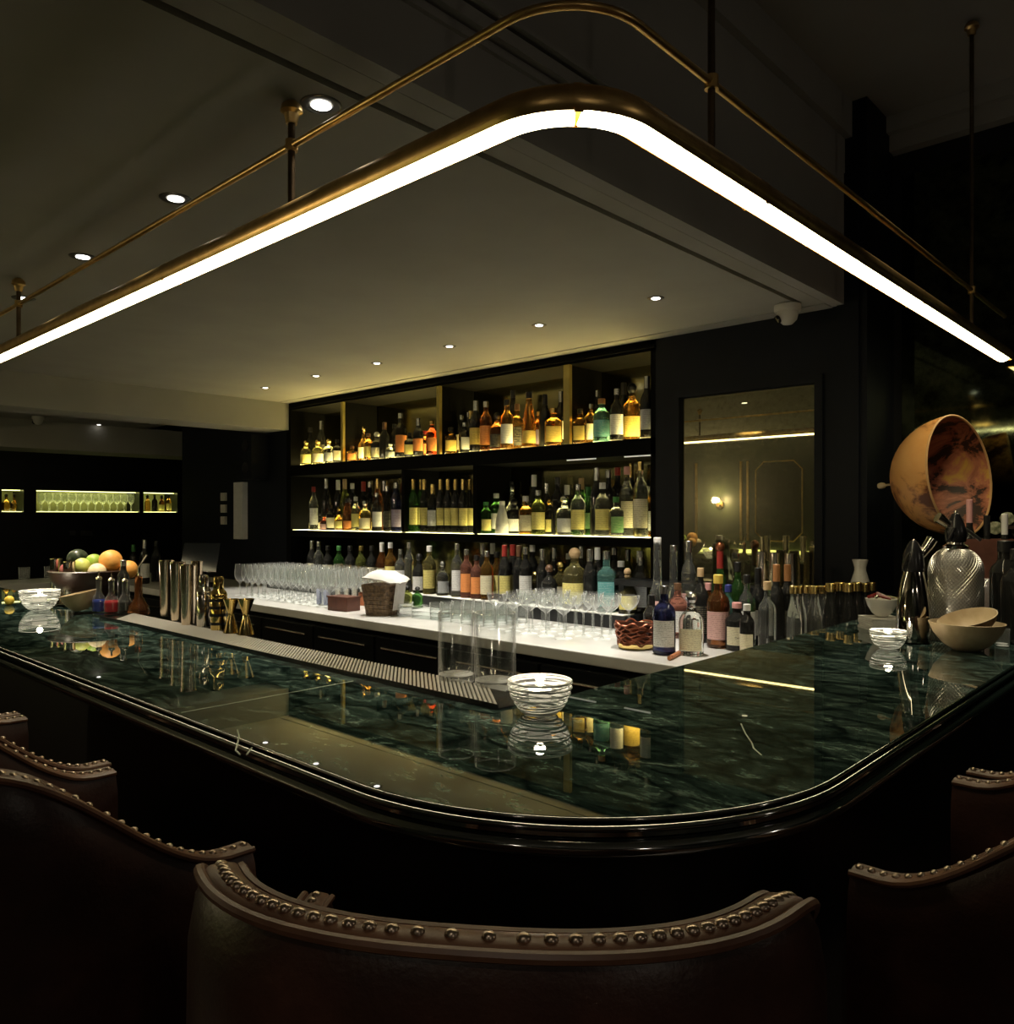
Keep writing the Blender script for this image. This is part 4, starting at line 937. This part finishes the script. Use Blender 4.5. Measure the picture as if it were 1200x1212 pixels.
# copper woven basket
p = atZ(745, 768, MT+.0005); p.y += .045; s = pxh(1, p); ba = MB(); rn = random.Random(9)
R1 = 24*s
cb = tag(ob('copper_basket', MB().lathe([(0,0),(R1*.80,0),(R1*.86,.004),(R1*.88,.022),(R1*.84,.022),(R1*.8,.006),(0,.005)], 28), loc=p, mat=M_gold), 'round woven copper wire basket on the marble, left of the bottles', 'basket')
for k in range(9):
    ph = rn.uniform(0,6.28); z0 = .024 + k*.0098; pts = []
    for q in range(60):
        a = q*math.tau/60; rr = R1*(.86+.16*k/9) + .002*math.sin(9*a+ph)
        pts.append((rr*math.cos(a), rr*math.sin(a), z0 + .006*math.sin(7*a+ph) + .003*math.sin(11*a+2*ph)))
    ba.tube(pts, .0048, 6, closed=True)
ob('woven_wire', ba, cb, mat=mottled('copper_wire', (.32,.10,.05), (.20,.06,.03), 40, .35, metal=.6))
ob('liner', MB().lathe([(R1*.80,.01),(R1*.92,.10),(R1*.90,.10),(R1*.78,.012),(0,.012)], 24), cb, mat=M_mahog)
# cinnamon stick
a_ = atZ(792, 779, MT+.009); b_ = atZ(808, 770, MT+.009)
tag(ob('cinnamon_stick', MB().tube([a_, b_], .0085, 10).tube([a_+Vector((.002,.012,.004)), b_+Vector((.004,.0,.002))], .006, 8), mat=mottled('cinnamon', (.35,.13,.05), (.5,.2,.09), 30, .6)), 'brown cinnamon stick lying at the edge of the white marble', 'cinnamon stick')

# bottles on the near right of the marble
def nb(px, py, ty, w_, shape, g, l, c, label, dy=0, grp='bottles on the near right of the marble', z=MT+.0006, rot=None):
    p = atZ(px, py, z); p.y += 0; r = w_*depth(p)/F/2; H = (py-ty)*depth(p)/F
    k = (p.x, p.y)
    # the base pixel is the near rim of the base; move the centre back by the radius
    d = Vector((p.x, p.y, 0)).normalized(); q = Vector((p.x, p.y, z)) + d*r
    H = H*1.0; r = r*(depth(q)/depth(p)); H = (HY-ty)*depth(q)/F + CZ - z
    placed.append((q, r, MT)); return bottle(q, H, r, shape, g, l, c, label, grp, rot)
nb(786,776,693,27,'spirit','blue','white','silver','dark blue bottle with small white label at the front edge of the marble')
nb(818,777,700,29,'squat','clear','cream','silver','squat clear bottle with wide cream label beside the dark blue bottle')
nb(850,768,680,27,'spirit','brown','pink','yellow','reddish-brown bottle with yellow-wrapped neck and round pale label')
o = nb(872,771,713,27,'spirit','dark','cream','pink','dark bottle with pink neck and cream lettered label beside the green counter')
t_ = text('Car', .012, None, (0,0,0), (R(90),0,0), M_plasticb); t_.parent = o; t_.scale = (1/o.scale.x, 1/o.scale.z, 1/o.scale.y); t_.location = (-.1,-1.04,.28)
nb(771,762,704,20,'wine','dark','cream','black','black wine-shaped bottle just left of the dark blue bottle')
nb(802,756,690,22,'spirit','pink','white','brown','orange-brown bottle behind the dark blue and squat clear bottles')
p = atY(778, 3.05, MT); 
def nb2(px, Y, ty, r, shape, g, l, c, label, z=MT+.0006, grp='bottles on the near right of the marble', nm='liquor_bottle'):
    p = atY(px, Y, z)
    for t in range(60):
        p.x = min(p.x, IX - r - .008)
        if free(p, r, MT): break
        Y += .01; p = atY(px, Y, z)
    p.x = min(p.x, IX - r - .008); H = (HY-ty)*depth(p)/F + CZ - z; placed.append((p, r, MT)); return bottle(p, H, r, shape, g, l, c, label, grp)
nb2(778, 3.18, 636, .036,'longneck','clear','pink','white','tall clear long-necked bottle with pale pink label and white cap')
nb2(797, 3.16, 645, .034,'longneck','clear','white','silver','tall clear long-necked bottle right of the white-capped tall one')
nb2(815, 3.18, 640, .034,'slim','clear','pink','silver','tall slim clear bottle with pale striped neck label near the mirror edge')
nb2(829, 3.16, 672, .035,'spirit','dark','black','cork','dark bottle with cork top behind the squat cream-labelled bottle')
nb2(838, 3.12, 690, .033,'spirit','brown','white','pink','small brown bottle with pale cap left of the yellow-necked bottle')
o = nb2(852, 3.22, 652, .036,'wine','green',None,'red','dark green bottle with red neck and golden ball stopper')
ob('ball_stopper', MB().lathe(sphere_prof(.6, .10), 14), o, (0,0,.985), mat=M_copper)
nb2(862, 3.12, 692, .036,'spirit','teal','teal','blue','dark teal bottle behind the pink-necked one')
nb2(873, 3.2, 665, .038,'spirit','green',None,'black','dark green bottle with black cap right of the red-necked one')
nb2(884, 3.1, 680, .036,'spirit','clear','white','black','clear bottle with black cap in the dim cluster before the mirror')
nb2(897, 3.18, 672, .034,'wine','dark','white','black','black bottle with small white label in the dim cluster before the mirror')
nb2(908, 3.08, 688, .036,'spirit','clear',None,'cork','clear bottle with cork in front of the steel tins')
nb2(919, 3.2, 668, .034,'wine','dark',None,'orange','dark bottle with orange neck strip, left of two alike')
nb2(932, 3.2, 668, .034,'wine','dark','black','orange','dark bottle with orange neck strip, right of two alike')
nb2(892, 3.02, 722, .034,'squat','clear','pink','silver','small squat clear bottle with pinkish label at the green counter')
nb2(884, 2.94, 715, .028,'slim','dark','cream','white','slim black bottle with pale edge label at the green counter')
for i, px in enumerate((940,946,957,964,973)):
    nb2(px, 2.9 + .03*(i % 2), 693, .028,'mini','clear',None,'gold','small clear gold-capped bottle before the mirror edge, %s from left' % ORD[i])
# black riser with dark gold-capped bottles
for i, px in enumerate((983,994,1004,1014,1023,1031)):
    nb2(px, 2.92 + .05*(i % 2), 690 - (1 if i % 2 else 0) + (2 if i > 5 else 0), .029,'mini','dark',None,'gold','small black gold-capped bottle in the row left of the napkins, %s from left' % ORD[i], grp='black gold-capped bottles')
# dark ice tools / wells in front of the mirror
for i, px in enumerate((905, 922, 940)):
    p = atY(px, 2.48, 0)
    pass
# raised ledge at wall with three tins and a carafe
LGZ = 1.13
tag(ob('wall_ledge', MB().box(-2.35, -1.03, WY-.16, WY-.02, LGZ-.03, LGZ).box(-2.33,-2.30,WY-.15,WY-.02,MT+.001,LGZ-.03).box(-1.06,-1.04,WY-.15,WY-.02,MT+.001,LGZ-.03), mat=M_black), 'raised black ledge along the wall under the mirror', 'shelf')
for i, px in enumerate((901,917,935)):
    p = atY(px, WY-.09, LGZ+.001); tin(px, 0, 42, 15, 'upturned steel shaker tin on the ledge before the mirror, %s from left' % ORD[i], z=LGZ+.001, p=p, inv=True, grp='tins before the mirror')
p = atY(1018, WY-.09, LGZ+.001); s = pxh(1, p)
tag(ob('glass_carafe', MB().lathe([(0,0),(10*s,0),(11*s,3*s),(10.5*s,14*s),(6.5*s,27*s),(6.5*s,31*s),(9*s,40*s),(8.4*s,40*s),(6*s,31*s),(0,30*s)], 26), loc=p, mat=M_ceramic), 'pale milky carafe with flared neck standing above the gold-capped bottles', 'carafe')

# ------------------------------------------------------------------ right counter
p = atZ(1041, 747, CT+.0005); s = pxh(1, p); p += Vector((-.01,.05,0))
st_ = MB(); rn = random.Random(2)
for k in range(9):
    M = Matrix.Translation((0,0,k*.0042)) @ Matrix.Rotation(R(rn.uniform(-4,4)),4,'Z'); st_.box(-20*s,20*s,-.05,.05,0,.0036,0,M)
tag(ob('napkin_stack', st_, loc=p, rot=R(42), mat=M_cloth), 'stack of cream paper napkins under the white bowl on the right counter', 'napkins')
o = dishbowl(p + Vector((0,0,.040)), 18.5*s, 21*s, M_ceramic, M_ceramic, 'small white ceramic bowl on the napkin stack', nm='ceramic_bowl')
tag(ob('chilli', MB().tube([p+Vector((-.04,0,.040+22*s)), p+Vector((-.01,-.01,.040+26*s)), p+Vector((.03,-.01,.040+22*s))], [.005,.009,.004], 8), mat=mat('dark_red_skin', (.2,.02,.02), .25)), 'dark red garnish lying across the white bowl', 'garnish')
tag(ob('tongs', MB().tube([p+Vector((.0,-.04,.040+24*s)), p+Vector((.01,.03,.040+23*s)), p+Vector((.05,.06,.040+18*s))], .003, 6).lathe(sphere_prof(.006), 10, M=Matrix.Translation(p+Vector((0,-.045,.040+22*s)))), mat=M_steel), 'small steel spoon resting on the white bowl', 'spoon')
# sleek steel cream whipper / siphon with black head
p = atZ(1081, 760, CT+.0005); s = pxh(1, p)
sx = tag(ob('steel_siphon', MB().lathe([(0,0),(17*s,0)] + [((19.3-8.3*max(0,(t-.15)/.85)**2)*s, 84*s*t) for t in [.02]+[.08*q for q in range(1,13)]] + [(11*s,84*s),(0,84*s)], 36), loc=p, rot=R(44), mat=mat('mirror_steel', (.55,.52,.47), .06, 1)), 'polished bullet-shaped steel soda siphon with black head', 'soda siphon')
ob('head', MB().lathe([(0,84*s),(12.5*s,84*s),(12.5*s,88*s),(11*s,104*s),(6*s,117*s),(2*s,121*s),(0,121*s)], 28), sx, mat=M_plasticb)
ob('tip', MB().lathe(sphere_prof(3*s), 12), sx, (0,0,116*s), mat=M_steel)
ob('charger_holder', MB().tube([(6*s,0,100*s),(17*s,0,114*s),(22*s,0,122*s)], [5*s,6*s,6.5*s], 14), sx, mat=M_steel)
ob('lever', MB().tube([(-8*s,-6*s,106*s),(-16*s,-6*s,88*s)], 1.3*s, 8), sx, mat=M_steel)
# mesh covered siphon
p = atZ(1131, 757, CT+.0005); s = pxh(1, p)
rb = 28.5*s; bh = 108*s
def sr_(z):
    t = z/bh
    if t < .74: return rb
    u = (t-.74)/.26; return rb*math.sqrt(max(0, 1-(u*.93)**2.2))
pr = [(0,0),(rb*.95,0)] + [(sr_(bh*t), bh*t) for t in (.02,.2,.4,.6,.74,.8,.86,.9,.94,.97,1)] + [(0,bh)]
sm = tag(ob('soda_siphon', MB().lathe(pr, 40), loc=p, rot=R(44), mat=mat('siphon_body', (.50,.48,.43), .55, .4)), 'large wire-mesh covered soda siphon with black and chrome head', 'soda siphon')
wm = MB(); NH = 46
for sgn in (1, -1):
    for k in range(NH):
        pts = []
        for q in range(25):
            z = bh*q/24*.995; a = k*math.tau/NH + sgn*z/rb*1.0*.85; rr = sr_(z)+.0012
            pts.append((rr*math.cos(a), rr*math.sin(a), z+.001))
        wm.tube(pts, .0010, 4, cap=False)
ob('wire_mesh', wm, sm, mat=mat('mesh_wire', (.75,.72,.66), .3, .9))
ob('collar', MB().lathe([(0,bh*.985),(13*s,bh*.985),(14*s,bh+3*s),(10*s,bh+5*s),(9*s,bh+9*s),(0,bh+9*s)], 26), sm, mat=M_steel)
ob('head', MB().lathe([(0,bh+8*s),(11*s,bh+8*s),(12*s,bh+18*s),(9*s,bh+30*s),(4*s,bh+41*s),(0,bh+43*s)], 20), sm, mat=M_plasticb)
ob('head_tip', MB().lathe(sphere_prof(2.2*s), 10), sm, (0,0,bh+40*s), mat=M_steel)
ob('charger_holder', MB().tube([(-6*s,0,bh+26*s),(-17*s,0,bh+34*s),(-22*s,0,bh+37*s)], [4*s,6*s,6.5*s], 14), sm, mat=M_steel)
ob('lever', MB().tube([(6*s,-2*s,bh+26*s),(28*s,-3*s,bh+10*s)], 2.2*s, 8), sm, mat=M_steeld)
ob('spout', MB().tube([(-6*s,-8*s,bh+24*s),(-14*s,-10*s,bh+10*s)], 2*s, 8), sm, mat=M_plasticb)
# wooden bowls
p = atZ(1144, 771, CT+.0005); s = pxh(1, p); rw = 41*s; d_ = Vector((p.x,p.y,0)).normalized()
p = p + d_*.025
dishbowl(p, rw, 33*s, M_wood, M_wood, 'large pale wooden bowl, the lower one in front of the mesh siphon')
rgt_ = Vector((d_.y, -d_.x, 0)); nrm_ = Vector((0,0,1)) - d_*.22 - rgt_*.26
dishbowl(p + rgt_*.012*1 - d_*.0 + Vector((0,0,19*s)), rw*.80, 22*s, M_bark, M_wood, 'smaller bark-sided wooden bowl tilted inside the large wooden bowl', nrm_.to_track_quat('Z','Y').to_euler())
# globe
D = 3.0; k = ray(1136); gp = Vector((D*(FX+FY*k), D*(FY-FX*k), CZ + (HY-562)*D/F)); gr = 72*D/F
gm = mat('antique_map', (.6,.35,.15), .4)
n_ = noise(gm, 5.5, 8, .62, .6); r_ = ramp(gm, n_.outputs[0], [(.41,(.12,.035,.012)),(.455,(.45,.19,.06)),(.50,(.72,.35,.11)),(.66,(.76,.40,.14))]); lk(gm, r_.outputs[0], bs(gm).inputs['Base Color'])
gi = mat('antique_map_inside', (.35,.15,.1), .5)
n_ = noise(gi, 7.5, 8, .65, .8); r_ = ramp(gi, n_.outputs[0], [(.43,(.03,.012,.006)),(.47,(.30,.10,.05)),(.55,(.50,.18,.10)),(.64,(.62,.36,.07))]); lk(gi, r_.outputs[0], bs(gi).inputs['Base Color'])
odir = Vector((.546*FY + -.838*FX, -.546*FX + -.838*FY, 0)); odir = Vector((FY*.546+FX*(-.838), -FX*.546+FY*(-.838), 0)).normalized()
hs = MB().lathe([(gr*math.cos(R(a)), -gr*1.06*math.sin(R(a))) for a in range(90, -1, -6)], 44)
gl_ = ob('globe', hs, loc=gp, mat=gm)
gl_.rotation_euler = Vector((odir.x, odir.y, .10)).to_track_quat('Z', 'Y').to_euler()
ob('map_interior', MB().lathe([(gr*.975*math.cos(R(a)), -gr*1.03*math.sin(R(a))) for a in range(0, 91, 6)], 44), gl_, mat=gi)
ob('rim', MB().tube([(gr*.988*math.cos(a*math.tau/48), gr*.988*math.sin(a*math.tau/48), 0) for a in range(48)], gr*.02, 6, closed=True), gl_, mat=mat('rim_wood', (.62,.36,.16), .4))
ob('knob', MB().lathe([(0,-gr*1.46),(gr*.05,-gr*1.43),(gr*.06,-gr*1.38),(gr*.05,-gr*1.33),(gr*.02,-gr*1.30),(gr*.02,-gr*1.0),(0,-gr*1.0)], 14), gl_, mat=M_wood)
tag(gl_, 'open half of an antique map globe with brown map inside, on the right', 'globe')
# compass mark on the globe
an = gl_.rotation_euler.to_matrix()
stn = empty('globe_stand', (gp.x, gp.y, CT)); tag(stn, 'dark wooden stand carrying the antique half globe', 'stand')
ob('base', MB().lathe([(0,.001),(.11,.001),(.12,.012),(.06,.03),(.02,.04),(0,.04)], 30), stn, mat=M_darkwood)
ob('column', MB().lathe([(0,.04),(.016,.04),(.02,.08),(.012,.12),(.014, gp.z-CT-gr*1.02),(0, gp.z-CT-gr*1.02)], 16), stn, mat=M_darkwood)
# wooden box with dark bottles behind siphon
p = atY(1168, 3.02, CT+.0005); s = pxh(1, p)
bh2 = (HY-638)*depth(p)/F + CZ - CT
bx = tag(ob('bottle_crate', MB().box(-.09,.09,-.06,-.052,0,bh2).box(-.09,.09,.052,.06,0,bh2).box(-.09,-.082,-.052,.052,0,bh2).box(.082,.09,-.052,.052,0,bh2).box(-.082,.082,-.052,.052,0,.01), loc=p, rot=face_cam(p), mat=M_mahog), 'reddish wooden crate holding dark bottles behind the mesh siphon', 'crate')
fwd_ = Vector((p.x,p.y,0)).normalized(); rgt = Vector((fwd_.y,-fwd_.x,0))
for i, (dx, ty, c_, l, lab) in enumerate(((-.05,591,'pink','white','dark bottle with tall pink neck foil standing in the wooden crate'),(.0,610,'black',None,'dark bottle with black top in the middle of the wooden crate'),(.05,608,'white',None,'dark bottle with white cap at right in the wooden crate'))):
    q = p + rgt*dx + Vector((0,0,.011)); H = (HY-ty)*depth(q)/F + CZ - q.z
    bottle(q, H, .0235, 'wine', 'dark', l, c_, lab, 'bottles in the wooden crate')
for i, (px, py, r_) in enumerate(((1178,625,7.5),(1192,614,8.5),(1205,629,8))):
    k = ray(px); q = Vector((2.95*(FX+FY*k), 2.95*(FY-FX*k), CZ + (HY-py)*2.95/F))
    o = ob('corked_bottle', MB().lathe([(0,-.0),(.024,0),(.026,.01),(.026,.10),(.012,.14),(0,.14)], 16), loc=q, mat=BG['dark'])
    o.rotation_euler = (Vector((-q.x,-q.y,-.02)).normalized()*-1).to_track_quat('Z','Y').to_euler()
    ob('painted_base', MB().lathe([(0,-.004),(.022,-.003),(.024,.0),(0,.001)], 18), o, mat=mottled('pale_swirl_%d' % i, (.6,.6,.42), (.1,.12,.06), 60, .4))
    tag(o, 'dark bottle lying with pale patterned round base showing, %s' % ('left of the cluster','top of the cluster','right edge of the cluster')[i], 'bottle', 'bottles lying on the rack at right')
p = atY(1195, 3.0, CT+.0005)
rk = tag(ob('bottle_rack', MB().box(-.11,.11,-.07,.07,.30,.312).box(-.11,-.10,-.07,.07,0,.30).box(.10,.11,-.07,.07,0,.30), loc=atY(1232, 3.42, CT+.0005), rot=0, mat=M_darkwood), 'dark wooden rack at the right edge holding lying bottles', 'rack')
# large dark glass bottles and clear cloche at the right edge
p = atZ(1188, 748, CT+.0005)
for i, (px, Y, ty, r_) in enumerate(((1190,2.72,640,.042),(1207,2.55,650,.045))):
    p = atY(px, Y, CT+.0005); H = (HY-ty)*depth(p)/F + CZ - CT
    bottle(p, H, r_, 'slim', 'dark', None, 'black', 'tall glossy black bottle at the right edge, ' + ('left one' if i == 0 else 'right one'), 'black bottles at the right edge')
p = atY(1168, 2.86, CT+.0005)
tag(ob('glass_cloche', MB().lathe([(.062,0),(.062,.07),(.055,.11),(.035,.14),(.01,.15),(0,.151)], 30), loc=p, mat=M_thin), 'clear glass dome behind the wooden bowls at right', 'glass dome')
# a few small sparkling clear shot glasses at far right
for i, (px, py) in enumerate(((1186,764),(1196,757))):
    p = atZ(px, py, CT+.0005); o = ob('shot_glass', tumb_g, loc=p); o.scale = (.5,.5,.5); tag(o, 'tiny clear shot glass at the right edge of the counter, ' + ('front one' if i == 0 else 'back one'), 'shot glass', 'shot glasses at right')

# ------------------------------------------------------------------ bar chairs
def uplan(t, W=.228, Bk=.20, arm=.16):
    """t in -1..1 along the U (0 = middle of the back); returns x, y, outward normal"""
    Larm = arm; Larc = 1.0
    arc = .355; tot = arc + Larm; s = abs(t)*tot; sg = 1 if t >= 0 else -1
    if s < arc:
        a = (s/arc)*math.pi/2; e = 2/2.5
        x = W*math.sin(a)**e; y = -Bk*math.cos(a)**e
    else: x = W; y = (s-arc)
    return sg*x, y
def ztop(y):
    u = (y + .20 - .07)/.26; u = min(1, max(0, u)); u = u*u*(3-2*u); return 1.188 - .148*u
def build_chair():
    root = empty('bar_chair')
    NT = 64; ts = [-1+2*i/NT for i in range(NT+1)]
    pl = [Vector((*uplan(t), 0)) for t in ts]
    nrm = []
    for i in range(len(pl)):
        a = pl[max(i-1,0)]; b = pl[min(i+1,len(pl)-1)]; d = (b-a).normalized(); nrm.append(Vector((d.y, -d.x, 0)))
    th = .029
    mb = MB(); v = []; f = []
    cs = [(0,-.45),(.006,-.25),(.010,-.12),(.009,-.05),(.004,-.018),(-.002,-.006)]   # outer face: offset out, dz from top
    ci = [(-th+.002,-.006),(-th-.006,-.03),(-th-.010,-.15),(-th-.006,-.42)]
    sec = cs + ci; K = len(sec)
    for i in range(len(pl)):
        zt_ = ztop(pl[i].y)
        for o_, dz in sec: q = pl[i] + nrm[i]*o_; v.append((q.x, q.y, zt_+dz))
    for i in range(len(pl)-1):
        for k in range(K-1): f.append((i*K+k, i*K+k+1, (i+1)*K+k+1, (i+1)*K+k))
        f.append((i*K+K-1, i*K, (i+1)*K, (i+1)*K+K-1))
    f.append(tuple(range(K-1,-1,-1))); f.append(tuple((len(pl)-1)*K+k for k in range(K)))
    mb.add(v, f, 0, True); ob('backrest', mb, root, mat=M_leather)
    # top band
    mb = MB(); v = []; f = []; sec = [(-.003,-.008),(-.003,-.001),(-.006,.0015),(-.0145,.003),(-th+.006,.0015),(-th+.003,-.001),(-th+.003,-.008)]; K = len(sec)
    for i in range(len(pl)):
        zt_ = ztop(pl[i].y)
        for o_, dz in sec: q = pl[i] + nrm[i]*o_; v.append((q.x, q.y, zt_+dz))
    for i in range(len(pl)-1):
        for k in range(K-1): f.append((i*K+k, i*K+k+1, (i+1)*K+k+1, (i+1)*K+k))
    f.append(tuple(range(K-1,-1,-1))); f.append(tuple((len(pl)-1)*K+k for k in range(K)))
    mb.add(v, f, 0, True); band_ = ob('top_band', mb, root, mat=M_leatherband)
    pp = [(p_ + n_*.001) + Vector((0,0,ztop(p_.y)-.001)) for p_, n_ in zip(pl, nrm)]
    ob('piping', MB().tube(pp, .0042, 8), root, mat=M_leatherband)
    pp = [(p_ - n_*(th-.001)) + Vector((0,0,ztop(p_.y)-.002)) for p_, n_ in zip(pl, nrm)]
    ob('piping', MB().tube(pp, .0035, 6), root, mat=M_leatherband)
    nm_ = MB().lathe([(.0046,0),(.0043,.0018),(.003,.0032),(.0012,.0038),(0,.004)], 10).mesh('nailhead', M_nail)
    NN = 78
    for j in range(NN):
        u = (j+.5)/NN*NT; i = int(u); fr_ = u-i; q = pl[i].lerp(pl[min(i+1,NT)], fr_); n_ = nrm[i].lerp(nrm[min(i+1,NT)], fr_).normalized()
        q = q - n_*.0135; ob('nailhead', nm_, band_, (q.x, q.y, ztop(q.y)+.0022))
    seat = MB().lathe([(0,.66),(.20,.66),(.215,.68),(.215,.73),(.20,.755),(.12,.765),(0,.767)], 28, 3.0); ob('seat', seat, root, mat=M_leather)
    ob('seat_frame', MB().lathe([(0,.60),(.21,.60),(.215,.615),(.215,.655),(0,.659)], 28, 3.0), root, mat=M_darkwood)
    for sx_ in (-1,1):
        for sy in (-1,1): ob('leg', MB().tube([(sx_*.165,sy*.165,.60),(sx_*.20,sy*.20,0)], [.022,.014], 10), root, mat=M_darkwood)
    ring_ = [(-.19,-.19,.22),(.19,-.19,.22),(.19,.19,.22),(-.19,.19,.22)]
    for a, b in zip(ring_, ring_[1:] + ring_[:1]): ob('foot_bar', MB().tube([a, b], .009, 8), root, mat=M_brassdark)
    return root
ch = build_chair()
def place_chair(o, x, y, rz, label): o.location = (x, y, 0); o.rotation_euler = (0,0,rz); return tag(o, label, 'bar chair', 'leather bar chairs round the counter')
thf = math.atan2(-FX, FY)   # facing forward
bx0 = .478 + .20
place_chair(ch, FX*bx0, FY*bx0, thf - R(7), 'brown leather bar chair in the centre foreground with studded back')
ch_scale = (1.05, 1, 1)
for x, y, rz, lab in ((-1.128, .345, 0, 'brown leather bar chair nearest on the left, studded arm curving down'),
    (-1.606, .355, 0, 'brown leather bar chair second along the left side of the counter'),
    (-2.084, .355, 0, 'brown leather bar chair third along the left side, at the left edge'),
    (-.18, 1.168, R(90), 'brown leather bar chair nearest on the right, studded arm curving up'),
    (-.175, 1.66, R(90), 'brown leather bar chair second along the right side of the counter')):
    place_chair(dup(ch), x, y, rz, lab)


ch.scale = ch_scale
